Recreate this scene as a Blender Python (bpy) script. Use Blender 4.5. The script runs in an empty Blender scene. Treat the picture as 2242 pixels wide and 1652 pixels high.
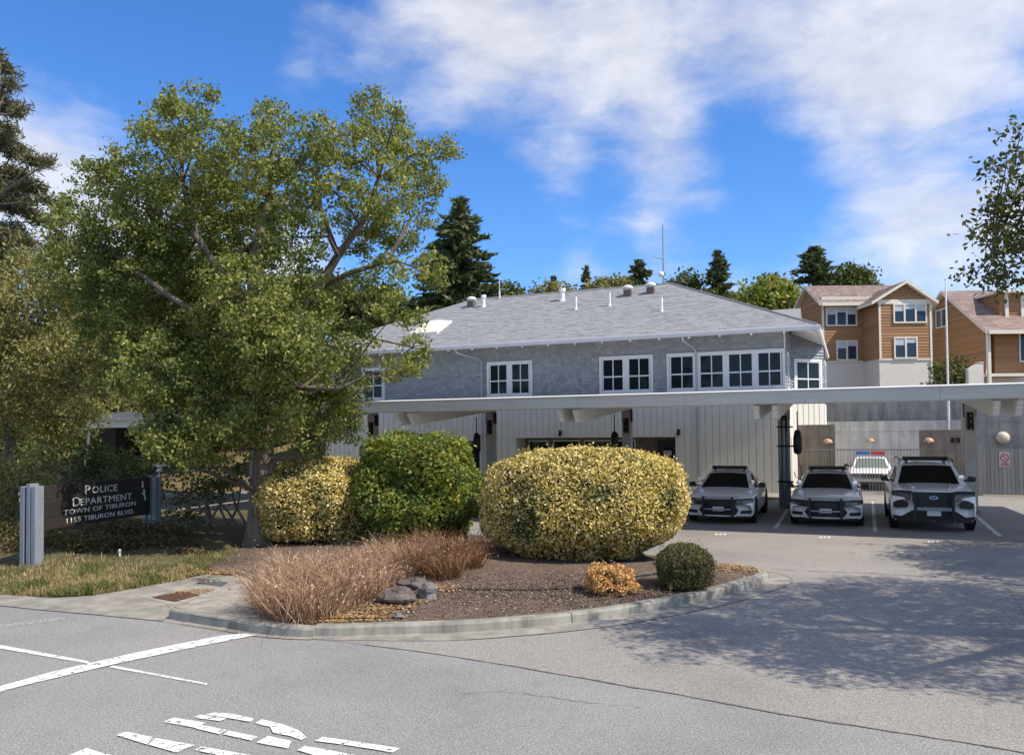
import bpy, math, random
import numpy as np
from mathutils import Vector, Matrix
R_ = math.radians
# ---------------------------------------------------------------- camera
IMW, IMH, FPX = 2242.0, 1652.0, 1750.0
CAMZ, PITCH, ROLL, HOR = 2.7, R_(1.5), 0.010, 945.0
SHP = HOR - IMH / 2 - FPX * math.tan(PITCH)
sc = bpy.context.scene
cam = bpy.data.cameras.new('camera'); camo = bpy.data.objects.new('camera', cam)
sc.collection.objects.link(camo); sc.camera = camo
cam.sensor_width = 36.0; cam.sensor_fit = 'HORIZONTAL'; cam.lens = 36.0 * FPX / IMW
cam.shift_y = SHP / IMW; cam.clip_end = 3000; cam.clip_start = 0.05
cr, sr = math.cos(ROLL), math.sin(ROLL)
FW = np.array([0, math.cos(PITCH), math.sin(PITCH)]); UP0 = np.array([0, -math.sin(PITCH), math.cos(PITCH)]); RT0 = np.array([1.0, 0, 0])
RT = RT0 * cr - UP0 * sr; UPV = UP0 * cr + RT0 * sr
camo.matrix_world = Matrix(((RT[0], UPV[0], -FW[0], 0), (RT[1], UPV[1], -FW[1], 0), (RT[2], UPV[2], -FW[2], CAMZ), (0, 0, 0, 1)))
CP = np.array([0, 0, CAMZ])
# ---------------------------------------------------------------- light
SUN_AZ, SUN_EL = R_(-25), R_(50)            # azimuth measured from +X towards +Y
SUND = Vector((math.cos(SUN_AZ) * math.cos(SUN_EL), math.sin(SUN_AZ) * math.cos(SUN_EL), math.sin(SUN_EL)))
sl = bpy.data.lights.new('sun', 'SUN'); sl.energy = 4.7; sl.angle = R_(0.5); sl.color = (1.0, 0.90, 0.76)
so = bpy.data.objects.new('sun', sl); sc.collection.objects.link(so)
so.rotation_euler = SUND.to_track_quat('Z', 'Y').to_euler(); so.location = (30, -5, 40)
sc.view_settings.view_transform = 'Standard'; sc.view_settings.look = 'None'
sc.view_settings.exposure = 0.36; sc.view_settings.gamma = 1.0; sc.view_settings.use_curve_mapping = False
sc.cycles.use_denoising = True; sc.cycles.max_bounces = 6; sc.cycles.transparent_max_bounces = 12
sc.cycles.caustics_reflective = False; sc.cycles.caustics_refractive = False

def ray(px, py):
    return FW + RT * ((px - IMW / 2) / FPX) + UPV * (-(py - IMH / 2 - SHP) / FPX)
def G(px, py, z=0.0):
    d = ray(px, py); t = (z - CAMZ) / d[2]; return CP + d * t
def D(px, py, dep):
    d = ray(px, py); return CP + d * (dep / d[1])
YAW = R_(22.9)
EV = np.array([math.cos(YAW), -math.sin(YAW), 0]); NV = np.array([math.sin(YAW), math.cos(YAW), 0])
A0 = D(1720, 945, 32.0); A0[2] = 0
def W2(x, y, z=0.0): return A0 + EV * x + NV * y + np.array([0, 0, z])

# ---------------------------------------------------------------- world: sky with soft clouds
wd = bpy.data.worlds.new('World'); sc.world = wd; wd.use_nodes = True
nt = wd.node_tree; nt.nodes.clear()
def wn(t, **k):
    n = nt.nodes.new(t)
    for a, b in k.items(): setattr(n, a, b)
    return n
out = wn('ShaderNodeOutputWorld'); bg = wn('ShaderNodeBackground'); nt.links.new(bg.outputs[0], out.inputs[0])
sky = wn('ShaderNodeTexSky', sky_type='NISHITA', sun_disc=False, sun_elevation=SUN_EL, sun_rotation=R_(90) - SUN_AZ,
         air_density=1.0, dust_density=0.1, ozone_density=4.0)
hs = wn('ShaderNodeHueSaturation'); hs.inputs['Saturation'].default_value = 1.15; hs.inputs['Value'].default_value = 1.12
nt.links.new(sky.outputs[0], hs.inputs['Color'])
tc = wn('ShaderNodeTexCoord')
def wmath(op, a, b=None, c=None):
    n = wn('ShaderNodeMath', operation=op)
    for i, v in enumerate((a, b, c)):
        if v is None: continue
        if isinstance(v, (int, float)): n.inputs[i].default_value = v
        else: nt.links.new(v, n.inputs[i])
    return n.outputs[0]
def wnoise(vec, scale, detail, rough=0.55, dist=0.0):
    n = wn('ShaderNodeTexNoise'); n.inputs['Scale'].default_value = scale; n.inputs['Detail'].default_value = detail
    n.inputs['Roughness'].default_value = rough; n.inputs['Distortion'].default_value = dist
    nt.links.new(vec, n.inputs['Vector']); return n.outputs['Fac']
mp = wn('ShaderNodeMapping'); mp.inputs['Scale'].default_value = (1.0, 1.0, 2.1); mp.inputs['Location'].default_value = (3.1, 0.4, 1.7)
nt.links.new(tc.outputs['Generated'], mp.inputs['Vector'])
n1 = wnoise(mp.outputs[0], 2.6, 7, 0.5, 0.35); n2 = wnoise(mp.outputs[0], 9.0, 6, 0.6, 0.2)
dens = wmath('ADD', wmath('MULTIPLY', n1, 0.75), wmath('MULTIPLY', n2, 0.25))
# banks of cloud in view, negative ones clear it back to blue: direction, inner / outer angle, weight
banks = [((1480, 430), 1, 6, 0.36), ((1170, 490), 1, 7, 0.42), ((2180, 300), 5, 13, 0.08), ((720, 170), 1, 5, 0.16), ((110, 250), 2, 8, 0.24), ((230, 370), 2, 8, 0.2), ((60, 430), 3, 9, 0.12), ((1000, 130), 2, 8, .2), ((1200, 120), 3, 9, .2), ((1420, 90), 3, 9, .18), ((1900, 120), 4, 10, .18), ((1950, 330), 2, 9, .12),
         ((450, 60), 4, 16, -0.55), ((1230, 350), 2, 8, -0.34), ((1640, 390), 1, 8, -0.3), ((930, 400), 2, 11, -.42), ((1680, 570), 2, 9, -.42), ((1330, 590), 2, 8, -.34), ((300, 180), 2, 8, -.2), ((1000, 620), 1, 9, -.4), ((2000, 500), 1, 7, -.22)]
tot = wmath('MULTIPLY_ADD', wmath('SUBTRACT', dens, 0.5), 2.3, 0.66)  # offset adds cloud cover outside the view to whiten the ambient light
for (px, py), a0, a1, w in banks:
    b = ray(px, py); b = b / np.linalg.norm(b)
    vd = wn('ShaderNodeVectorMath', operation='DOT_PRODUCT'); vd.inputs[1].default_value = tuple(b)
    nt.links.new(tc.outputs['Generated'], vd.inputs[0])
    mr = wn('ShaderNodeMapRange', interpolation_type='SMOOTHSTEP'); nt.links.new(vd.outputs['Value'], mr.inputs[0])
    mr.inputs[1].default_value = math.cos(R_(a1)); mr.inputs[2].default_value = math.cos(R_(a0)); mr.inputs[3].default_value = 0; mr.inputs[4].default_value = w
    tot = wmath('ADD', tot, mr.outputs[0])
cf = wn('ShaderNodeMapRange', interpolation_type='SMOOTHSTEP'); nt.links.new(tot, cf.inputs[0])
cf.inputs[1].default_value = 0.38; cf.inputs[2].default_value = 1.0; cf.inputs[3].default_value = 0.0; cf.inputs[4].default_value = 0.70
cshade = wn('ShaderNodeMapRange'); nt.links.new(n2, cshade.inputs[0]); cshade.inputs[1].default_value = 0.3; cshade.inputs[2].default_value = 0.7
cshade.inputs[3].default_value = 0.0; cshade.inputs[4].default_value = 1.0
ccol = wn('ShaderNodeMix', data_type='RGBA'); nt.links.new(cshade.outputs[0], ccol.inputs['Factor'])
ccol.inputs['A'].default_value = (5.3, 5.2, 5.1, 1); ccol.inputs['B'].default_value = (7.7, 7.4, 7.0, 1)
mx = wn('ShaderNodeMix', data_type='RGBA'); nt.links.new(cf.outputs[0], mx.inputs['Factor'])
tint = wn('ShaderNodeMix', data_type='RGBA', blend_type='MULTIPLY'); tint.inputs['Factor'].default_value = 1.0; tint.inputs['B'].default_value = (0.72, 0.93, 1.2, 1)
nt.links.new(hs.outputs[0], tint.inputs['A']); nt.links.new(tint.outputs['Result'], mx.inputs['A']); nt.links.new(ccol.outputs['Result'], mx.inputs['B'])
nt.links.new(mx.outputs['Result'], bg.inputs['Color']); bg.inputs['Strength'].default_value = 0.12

# ---------------------------------------------------------------- helpers
rng = np.random.default_rng(7); random.seed(7)
COL = sc.collection
def new_obj(name, data, parent=None, loc=None, rot=None, scale=None):
    o = bpy.data.objects.new(name, data); COL.objects.link(o)
    if parent is not None: o.parent = parent
    if loc is not None: o.location = loc
    if rot is not None: o.rotation_euler = rot
    if scale is not None: o.scale = scale
    return o
def tag(o, label, cat, group=None):
    o['label'] = label; o['category'] = cat
    if group: o['group'] = group
    return o
def thing(name, label, cat, loc=(0, 0, 0), rz=0.0, group=None):
    return tag(new_obj(name, None, None, tuple(float(v) for v in loc), (0, 0, rz)), label, cat, group)
def struct(o): o['kind'] = 'structure'; return o
def stuff(o): o['kind'] = 'stuff'; return o

class MB:
    def __init__(s): s.v = []; s.f = []
    def add(s, v, f):
        b = len(s.v); s.v += [tuple(map(float, p)) for p in v]; s.f += [tuple(b + i for i in q) for q in f]; return s
    def box(s, x0, x1, y0, y1, z0, z1):
        return s.add([(x0, y0, z0), (x1, y0, z0), (x1, y1, z0), (x0, y1, z0), (x0, y0, z1), (x1, y0, z1), (x1, y1, z1), (x0, y1, z1)],
                     [(0, 3, 2, 1), (4, 5, 6, 7), (0, 1, 5, 4), (1, 2, 6, 5), (2, 3, 7, 6), (3, 0, 4, 7)])
    def hexa(s, p):   # 8 points bottom 4 then top 4
        return s.add(p, [(0, 3, 2, 1), (4, 5, 6, 7), (0, 1, 5, 4), (1, 2, 6, 5), (2, 3, 7, 6), (3, 0, 4, 7)])
    def prism(s, poly, d, axis='z', a0=0.0):
        """extrude a 2D polygon; axis z:(x,y) y:(x,z) x:(y,z)"""
        n = len(poly)
        def P(u, v, w): return {'z': (u, v, w), 'y': (u, w, v), 'x': (w, u, v)}[axis]
        v = [P(u, w, a0) for u, w in poly] + [P(u, w, d) for u, w in poly]
        f = [tuple(range(n))[::-1], tuple(range(n, 2 * n))] + [(i, (i + 1) % n, n + (i + 1) % n, n + i) for i in range(n)]
        return s.add(v, f)
    def tube(s, pts, rad, n=8, cap=True):
        pts = [np.array(p, float) for p in pts]; m = len(pts)
        rad = [rad] * m if isinstance(rad, (int, float)) else list(rad)
        v = []; f = []; ref = None
        for i in range(m):
            t = pts[min(i + 1, m - 1)] - pts[max(i - 1, 0)]; t = t / (np.linalg.norm(t) + 1e-9)
            if ref is None: ref = np.array([1.0, 0, 0]) if abs(t[2]) > .8 else np.array([0, 0, 1.0])
            a = np.cross(t, ref); a /= np.linalg.norm(a) + 1e-9; b = np.cross(t, a); ref = np.cross(a, t)
            for k in range(n):
                q = 2 * math.pi * k / n; v.append(pts[i] + (a * math.cos(q) + b * math.sin(q)) * rad[i])
        for i in range(m - 1):
            for k in range(n): f.append((i * n + k, i * n + (k + 1) % n, (i + 1) * n + (k + 1) % n, (i + 1) * n + k))
        if cap: f += [tuple(range(n))[::-1], tuple((m - 1) * n + k for k in range(n))]
        return s.add(v, f)
    def lathe(s, prof, n=16, c=(0, 0, 0), axis='z'):
        v = []; f = []
        for r, z in prof:
            for k in range(n):
                q = 2 * math.pi * k / n; a, b = r * math.cos(q), r * math.sin(q)
                v.append({'z': (c[0] + a, c[1] + b, c[2] + z), 'y': (c[0] + a, c[1] + z, c[2] + b), 'x': (c[0] + z, c[1] + a, c[2] + b)}[axis])
        m = len(prof)
        for i in range(m - 1):
            for k in range(n): f.append((i * n + k, i * n + (k + 1) % n, (i + 1) * n + (k + 1) % n, (i + 1) * n + k))
        f += [tuple(range(n))[::-1], tuple((m - 1) * n + k for k in range(n))]
        return s.add(v, f)
    def grid(s, fn, nu, nv):
        v = [fn(i / nu, j / nv) for i in range(nu + 1) for j in range(nv + 1)]
        f = [(i * (nv + 1) + j, (i + 1) * (nv + 1) + j, (i + 1) * (nv + 1) + j + 1, i * (nv + 1) + j + 1) for i in range(nu) for j in range(nv)]
        return s.add(v, f)
    def mesh(s, name, mat, smooth=False):
        me = bpy.data.meshes.new(name); me.from_pydata(s.v, [], s.f); me.update()
        if mat: me.materials.append(mat)
        if smooth: me.polygons.foreach_set('use_smooth', [True] * len(me.polygons))
        return me
    def build(s, name, mat, parent=None, smooth=False, loc=None, rot=None, bevel=0.0):
        o = new_obj(name, s.mesh(name, mat, smooth), parent, loc, rot)
        if bevel:
            m = o.modifiers.new('bevel', 'BEVEL'); m.width = bevel; m.segments = 2; m.limit_method = 'ANGLE'
        return o

def arr_mesh(name, V, counts, idx, mat):
    """fast mesh from arrays: V (n,3), counts per polygon, flat indices"""
    me = bpy.data.meshes.new(name)
    me.vertices.add(len(V)); me.vertices.foreach_set('co', np.ascontiguousarray(V, dtype=np.float32).ravel())
    me.loops.add(len(idx)); me.loops.foreach_set('vertex_index', np.asarray(idx, dtype=np.int32))
    st = np.concatenate([[0], np.cumsum(counts)[:-1]]).astype(np.int32)
    me.polygons.add(len(counts)); me.polygons.foreach_set('loop_start', st)
    me.update(calc_edges=True); me.validate()
    if mat: me.materials.append(mat)
    return me
def unit(a): return a / (np.linalg.norm(a, axis=-1, keepdims=True) + 1e-9)
def leaf_mesh(name, P, size, mat, out=None, outw=0.0, aspect=0.55, jit=0.35, axis=None, axisw=0.0, fold=0.0):
    n = len(P); a = unit(rng.normal(size=(n, 3)))
    if axis is not None: a = unit(a * (1 - axisw) + axis * axisw)
    nr = unit(rng.normal(size=(n, 3)))
    if out is not None: nr = unit(nr * (1 - outw) + out * outw)
    b = unit(np.cross(nr, a)); a = unit(np.cross(b, nr)) if axis is None else a
    s = (size * (1 + jit * rng.uniform(-1, 1, size=n)))[:, None]
    c = np.cross(a, b)
    V = np.stack([P - a * s * .5, P + b * s * aspect * .5 - a * s * .05 + c * s * fold, P + a * s * .5, P - b * s * aspect * .5 - a * s * .05 + c * s * fold], axis=1).reshape(-1, 3)
    return arr_mesh(name, V, np.full(n, 4), np.arange(4 * n), mat)
def blade_mesh(name, B, H, lean, width, mat):
    """grass blades: base pts B, heights H, lean vectors (n,2)"""
    n = len(B); th = rng.uniform(0, 2 * math.pi, n); sx = np.stack([np.cos(th), np.sin(th), np.zeros(n)], 1) * (width * rng.uniform(.6, 1.4, n))[:, None] * .5
    L3 = np.concatenate([lean, np.zeros((n, 1))], 1); up = np.zeros((n, 3)); up[:, 2] = 1
    M = B + up * (H * .6)[:, None] + L3 * (H * .35)[:, None]; T = B + up * (H * (1 - .25 * np.linalg.norm(lean, axis=1)))[:, None] + L3 * H[:, None]
    V = np.stack([B - sx, B + sx, M + sx * .7, M - sx * .7, T], 1).reshape(-1, 3)
    b = (np.arange(n) * 5)[:, None]
    idx = np.concatenate([b + np.array([[0, 1, 2, 3]]), b + np.array([[3, 2, 4]])], 1).ravel()
    return arr_mesh(name, V, np.tile([4, 3], n), idx, mat)

# ---------------------------------------------------------------- materials
def sh_nodes(name):
    m = bpy.data.materials.new(name); m.use_nodes = True; t = m.node_tree; return m, t, t.nodes['Principled BSDF']
def link(t, a, b): t.links.new(a, b)
def tex(t, kind, scale=5.0, coord='Object', detail=6, rough=.6, mapping=None):
    c = t.nodes.new('ShaderNodeTexCoord'); src = c.outputs[coord]
    if mapping:
        mpn = t.nodes.new('ShaderNodeMapping'); mpn.inputs['Scale'].default_value = mapping; link(t, src, mpn.inputs[0]); src = mpn.outputs[0]
    n = t.nodes.new('ShaderNodeTex' + kind); link(t, src, n.inputs['Vector']); n.inputs['Scale'].default_value = scale
    if kind == 'Noise': n.inputs['Detail'].default_value = detail; n.inputs['Roughness'].default_value = rough
    return n
def ramp(t, fac, stops):
    r = t.nodes.new('ShaderNodeValToRGB'); link(t, fac, r.inputs[0]); e = r.color_ramp.elements
    while len(e) < len(stops): e.new(.5)
    for i, (p, c) in enumerate(stops): e[i].position = p; e[i].color = (*c, 1)
    return r.outputs[0]
def mixc(t, fac, a, b, mode='MIX'):
    n = t.nodes.new('ShaderNodeMix'); n.data_type = 'RGBA'; n.blend_type = mode
    if isinstance(fac, (int, float)): n.inputs['Factor'].default_value = fac
    else: link(t, fac, n.inputs['Factor'])
    for k, v in (('A', a), ('B', b)):
        if isinstance(v, tuple): n.inputs[k].default_value = (*v, 1)
        else: link(t, v, n.inputs[k])
    return n.outputs['Result']
def bump(t, p, h, strength=.3, dist=.02):
    b = t.nodes.new('ShaderNodeBump'); b.inputs['Strength'].default_value = strength; b.inputs['Distance'].default_value = dist
    link(t, h, b.inputs['Height']); link(t, b.outputs[0], p.inputs['Normal'])
def mat(name, col, rough=.7, var=.12, scale=6.0, bmp=.0, bscale=40.0, metal=0.0, island=0.0, mapping=None, spec=.4, coat=0.0):
    m, t, p = sh_nodes(name); p.inputs['Roughness'].default_value = rough; p.inputs['Metallic'].default_value = metal
    p.inputs['Specular IOR Level'].default_value = spec; p.inputs['Coat Weight'].default_value = coat
    lo = tuple(max(0, c * (1 - var)) for c in col); hi = tuple(min(1, c * (1 + var)) for c in col)
    nz = tex(t, 'Noise', scale, mapping=mapping); c = ramp(t, nz.outputs['Fac'], [(.3, lo), (.7, hi)])
    if island:
        g = t.nodes.new('ShaderNodeNewGeometry'); v = ramp(t, g.outputs['Random Per Island'], [(0, (1 - island,) * 3), (1, (1 + island * .6,) * 3)])
        c = mixc(t, 1.0, c, v, 'MULTIPLY')
    link(t, c, p.inputs['Base Color'])
    if bmp: bump(t, p, tex(t, 'Noise', bscale, mapping=mapping).outputs['Fac'], bmp, .02)
    return m
def mat_obj(name, col, rough=.75, var=.15, bmp=.3, bscale=25, mapping=None):
    """like mat but each object of a set gets its own tint"""
    m, t, p = sh_nodes(name); p.inputs['Roughness'].default_value = rough; p.inputs['Specular IOR Level'].default_value = .25
    oi = t.nodes.new('ShaderNodeObjectInfo'); g = t.nodes.new('ShaderNodeNewGeometry')
    ad = t.nodes.new('ShaderNodeMath'); ad.operation = 'ADD'; link(t, oi.outputs['Random'], ad.inputs[0]); link(t, g.outputs['Random Per Island'], ad.inputs[1])
    fr = t.nodes.new('ShaderNodeMath'); fr.operation = 'FRACT'; link(t, ad.outputs[0], fr.inputs[0])
    c = ramp(t, fr.outputs[0], [(0, tuple(v * (1 - var) for v in col)), (1, tuple(v * (1 + var) for v in col))])
    nz = tex(t, 'Noise', 4.0, mapping=mapping); c = mixc(t, 1.0, c, ramp(t, nz.outputs['Fac'], [(.3, (.95,) * 3), (.7, (1.05,) * 3)]), 'MULTIPLY')
    link(t, c, p.inputs['Base Color'])
    if bmp: bump(t, p, tex(t, 'Noise', bscale, mapping=mapping).outputs['Fac'], bmp, .01)
    return m
def mat_leaf(name, stops, patch=None, trans=.3, pscale=1.2, pr=(.5, .62), rough=.55):
    m, t, p = sh_nodes(name); p.inputs['Roughness'].default_value = rough; p.inputs['Specular IOR Level'].default_value = .3
    g = t.nodes.new('ShaderNodeNewGeometry'); c = ramp(t, g.outputs['Random Per Island'], stops)
    if patch:
        nz = tex(t, 'Noise', pscale, detail=3); f = ramp(t, nz.outputs['Fac'], [(pr[0], (0, 0, 0)), (pr[1], (1, 1, 1))])
        c = mixc(t, f, c, ramp(t, g.outputs['Random Per Island'], patch))
    link(t, c, p.inputs['Base Color'])
    tr = t.nodes.new('ShaderNodeBsdfTranslucent'); link(t, mixc(t, 1.0, c, (1.25, 1.2, .6), 'MULTIPLY'), tr.inputs[0])
    ms = t.nodes.new('ShaderNodeMixShader'); ms.inputs[0].default_value = trans
    link(t, p.outputs[0], ms.inputs[1]); link(t, tr.outputs[0], ms.inputs[2]); link(t, ms.outputs[0], t.nodes['Material Output'].inputs[0])
    return m
def mat_asphalt(name, lo, hi, stain=(.12, .115, .11), stain_w=.5):
    m, t, p = sh_nodes(name); p.inputs['Roughness'].default_value = .88; p.inputs['Specular IOR Level'].default_value = .3
    fine = tex(t, 'Noise', 55, detail=4, rough=.75); vor = tex(t, 'Voronoi', 95)
    big = tex(t, 'Noise', .35, detail=8, rough=.62)
    c = ramp(t, fine.outputs['Fac'], [(.36, tuple(v * .85 for v in lo)), (.52, tuple((a + b) / 2 for a, b in zip(lo, hi))), (.64, tuple(v * 1.12 for v in hi))])
    sp = ramp(t, vor.outputs['Color'], [(.15, (.72,) * 3), (.5, (1,) * 3), (.9, (1.28,) * 3)])
    c = mixc(t, .8, c, sp, 'MULTIPLY')
    c = mixc(t, 1.0, c, ramp(t, big.outputs['Fac'], [(.32, (.8, .8, .81)), (.5, (1,) * 3), (.68, (1.12, 1.1, 1.07))]), 'MULTIPLY')
    st = tex(t, 'Noise', .9, detail=5, rough=.7); f = ramp(t, st.outputs['Fac'], [(.62, (0,) * 3), (.78, (stain_w,) * 3)])
    c = mixc(t, f, c, stain); link(t, c, p.inputs['Base Color'])
    bump(t, p, fine.outputs['Fac'], .5, .012)
    return m
def mat_paint(name, col=(.8, .8, .79), wear=.5, scale=14):
    m, t, p = sh_nodes(name); p.inputs['Base Color'].default_value = (*col, 1); p.inputs['Roughness'].default_value = .7
    nz = tex(t, 'Noise', scale, detail=8, rough=.75); vo = tex(t, 'Noise', 90, detail=2)
    ad = t.nodes.new('ShaderNodeMath'); ad.operation = 'MULTIPLY_ADD'; link(t, vo.outputs['Fac'], ad.inputs[0]); ad.inputs[1].default_value = .35; link(t, nz.outputs['Fac'], ad.inputs[2])
    f = ramp(t, ad.outputs[0], [(wear - .03, (0,) * 3), (wear + .03, (1,) * 3)])
    tr = t.nodes.new('ShaderNodeBsdfTransparent'); ms = t.nodes.new('ShaderNodeMixShader')
    link(t, f, ms.inputs[0]); link(t, tr.outputs[0], ms.inputs[1]); link(t, p.outputs[0], ms.inputs[2]); link(t, ms.outputs[0], t.nodes['Material Output'].inputs[0])
    return m
def mat_soil(name, lo, hi, scale=14, bs=.7):
    m, t, p = sh_nodes(name); p.inputs['Roughness'].default_value = .95; p.inputs['Specular IOR Level'].default_value = .1
    nz = tex(t, 'Noise', scale, detail=9, rough=.75); big = tex(t, 'Noise', .8, detail=4)
    c = ramp(t, nz.outputs['Fac'], [(.3, lo), (.7, hi)]); c = mixc(t, 1.0, c, ramp(t, big.outputs['Fac'], [(.3, (.75,) * 3), (.7, (1.2,) * 3)]), 'MULTIPLY')
    link(t, c, p.inputs['Base Color']); bump(t, p, nz.outputs['Fac'], bs, .05); return m
def mat_concrete(name, col, streak=.25, formlines=0.0):
    m, t, p = sh_nodes(name); p.inputs['Roughness'].default_value = .85; p.inputs['Specular IOR Level'].default_value = .25
    nz = tex(t, 'Noise', 1.6, detail=9, rough=.7); fn = tex(t, 'Noise', 60, detail=3); stv = tex(t, 'Noise', 3.0, detail=4, mapping=(1, 1, .12))
    c = ramp(t, nz.outputs['Fac'], [(.3, tuple(v * .82 for v in col)), (.7, tuple(v * 1.15 for v in col))])
    c = mixc(t, 1.0, c, ramp(t, stv.outputs['Fac'], [(.35, (1 - streak,) * 3), (.6, (1.05,) * 3)]), 'MULTIPLY')
    c = mixc(t, 1.0, c, ramp(t, fn.outputs['Fac'], [(.3, (.88,) * 3), (.7, (1.1,) * 3)]), 'MULTIPLY')
    link(t, c, p.inputs['Base Color']); bump(t, p, fn.outputs['Fac'], .25, .01); return m
def mat_glass(name, col=(.012, .016, .024), rough=.04):
    m, t, p = sh_nodes(name); p.inputs['Base Color'].default_value = (*col, 1); p.inputs['Roughness'].default_value = rough
    p.inputs['Specular IOR Level'].default_value = .22
    nz = tex(t, 'Noise', 1.2, detail=2); bump(t, p, nz.outputs['Fac'], .03, .05); return m

M = {}
M['road'] = mat_asphalt('road_asphalt', (.168, .17, .167), (.325, .327, .318), (.14, .141, .14), .5)
M['lot'] = mat_asphalt('lot_asphalt', (.2, .191, .178), (.335, .318, .295), (.185, .177, .167), .5)
M['stall'] = mat_asphalt('stall_asphalt', (.13, .127, .123), (.235, .225, .215), (.1, .1, .1), .5)
M['paint'] = mat_paint('road_paint', (.76, .76, .74), .605, 11)
M['paint_worn'] = mat_paint('road_paint_worn', (.72, .72, .7), .62, 20)
M['paint_faint'] = mat_paint('road_paint_faint', (.62, .62, .61), .73, 24)
M['kerb'] = mat_concrete('kerb_concrete', (.29, .28, .245), .45)
M['gutter'] = mat_concrete('gutter_concrete', (.29, .275, .245), .3)
M['walk'] = mat_concrete('sidewalk_concrete', (.34, .315, .275), .3)
M['soil'] = mat_soil('bark_soil', (.085, .062, .05), (.2, .155, .125))
M['terrain'] = mat_soil('dry_ground', (.08, .07, .035), (.24, .17, .085), 3)
M['lawn'] = mat_soil('lawn_soil', (.05, .05, .025), (.17, .14, .08), 8)
M['wall_conc'] = mat_concrete('wall_concrete', (.32, .315, .3), .35)
M['wall_conc_l'] = mat_concrete('wall_concrete_light', (.56, .55, .51), .25)
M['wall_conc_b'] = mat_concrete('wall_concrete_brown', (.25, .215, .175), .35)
M['shingle'] = mat_obj('cedar_shingle_grey', (.3, .32, .352), .85, .15, .2, 30, (1, 1, .25))
M['siding'] = mat('lower_siding', (.7, .68, .6), .6, .06, 3, .1, 8, mapping=(1, 1, .15))
M['trim'] = mat('white_trim', (.66, .68, .72), .5, .05, 4, .05, 30)
M['guttermetal'] = mat('gutter_paint', (.4, .42, .47), .5, .06, 3)
M['white'] = mat('white_paint', (.78, .78, .77), .45, .05, 4, .05, 20)
M['roofsh'] = mat_obj('roof_shingle', (.265, .272, .285), .9, .06, .3, 60)
M['roofbase'] = mat('roof_felt', (.3, .305, .315), .9, .1)
M['soffit'] = mat('soffit', (.6, .6, .58), .6, .06)
M['fascia'] = mat('carport_fascia', (.56, .555, .52), .5, .08, 1.5, .1, 5, mapping=(.4, 1, 3))
M['deck'] = mat('carport_deck', (.78, .78, .75), .6, .08)
M['beam'] = mat('carport_beam', (.8, .79, .76), .5, .08)
M['post'] = mat('carport_post', (.46, .45, .42), .6, .12, 3)
M['steel'] = mat('galvanised_steel', (.27, .3, .33), .45, .2, 8, metal=.5)
M['black'] = mat('black_plastic', (.012, .012, .013), .45, .1)
M['tyre'] = mat('tyre_rubber', (.015, .015, .016), .85, .1)
M['glass'] = mat_glass('window_glass')
M['glass_blue'] = mat_glass('house_glass', (.03, .05, .09))
M['shade'] = mat('window_blind', (.5, .53, .58), .7, .1, 3)
M['door'] = mat('dark_door', (.035, .035, .035), .5, .1)
M['dark'] = mat('dark_interior', (.012, .012, .014), .8, .1)
M['brown'] = mat_obj('house_siding_brown', (.34, .19, .095), .75, .14, .3, 12, (.3, 1, 3))
M['stucco'] = mat('house_stucco', (.64, .61, .55), .85, .05, 2, .15, 60)
M['housetrim'] = mat('house_trim', (.72, .68, .58), .6, .04)
M['houseroof'] = mat_obj('house_roof_brown', (.26, .2, .18), .9, .2, .4, 30)
M['carwhite'] = mat('car_white_paint', (.88, .885, .9), .28, .02, 2, coat=.6)
M['carglass'] = mat_glass('car_glass', (.006, .007, .008), .03)
M['carglass_l'] = mat_glass('car_glass_pale', (.16, .2, .17), .08)
M['chrome'] = mat('chrome', (.75, .76, .78), .15, .05, metal=1.0)
M['plate'] = mat('licence_plate', (.62, .6, .62), .5, .05)
M['cardark'] = mat('car_dark_paint', (.02, .022, .026), .2, .05, coat=.6)
M['lampdark'] = mat('dark_headlight', (.018, .022, .03), .08, .1, spec=.7)
M['red'] = mat('red_lens', (.55, .02, .03), .25, .1)
M['blue'] = mat('blue_lens', (.03, .12, .45), .25, .1)
M['signwood'] = mat('sign_board_brown', (.03, .024, .021), .6, .3, 3, .2, 30, mapping=(.3, .3, 4))
M['signpost'] = mat('sign_post_grey', (.21, .235, .275), .7, .15, 6, .3, 30, mapping=(4, 4, .3))  # grey darkened so the colour carries the shade on the posts
M['lettering'] = mat('sign_lettering', (.72, .7, .68), .6, .1)
M['bark'] = mat('tree_bark', (.15, .12, .095), .95, .4, 9, .9, 14, mapping=(1, 1, .35))
M['bark_grey'] = mat('limb_bark', (.12, .1, .085), .95, .35, 9, .8, 14, mapping=(1, 1, .35))
M['rust'] = mat('rusty_grate', (.1, .05, .035), .8, .3, 30)
M['rock'] = mat('grey_rock', (.17, .165, .165), .9, .35, 6, .8, 12)
M['rock_d'] = mat('brown_rock', (.12, .1, .09), .9, .35, 6, .8, 12)
M['hose'] = mat('drip_hose', (.02, .018, .016), .7, .1)
M['lampglass'] = mat('lamp_cream', (.62, .54, .42), .4, .05)
M['lampcopper'] = mat('lamp_copper', (.45, .3, .2), .4, .1)
M['skylight'] = mat('skylight_acrylic', (.72, .7, .56), .25, .05)
M['vent'] = mat('vent_metal', (.66, .66, .66), .5, .1)
M['vent_b'] = mat('vent_brown', (.12, .1, .085), .7, .1)
M['fencemetal'] = mat('fence_grey', (.28, .275, .26), .55, .1)
M['gatewood'] = mat_obj('gate_boards', (.3, .295, .28), .8, .15, .3, 20, (1, 1, .2))
M['nosign'] = mat('sign_white', (.5, .42, .42), .6, .1)
M['nosign_r'] = mat('sign_red', (.35, .06, .08), .6, .1)
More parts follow.
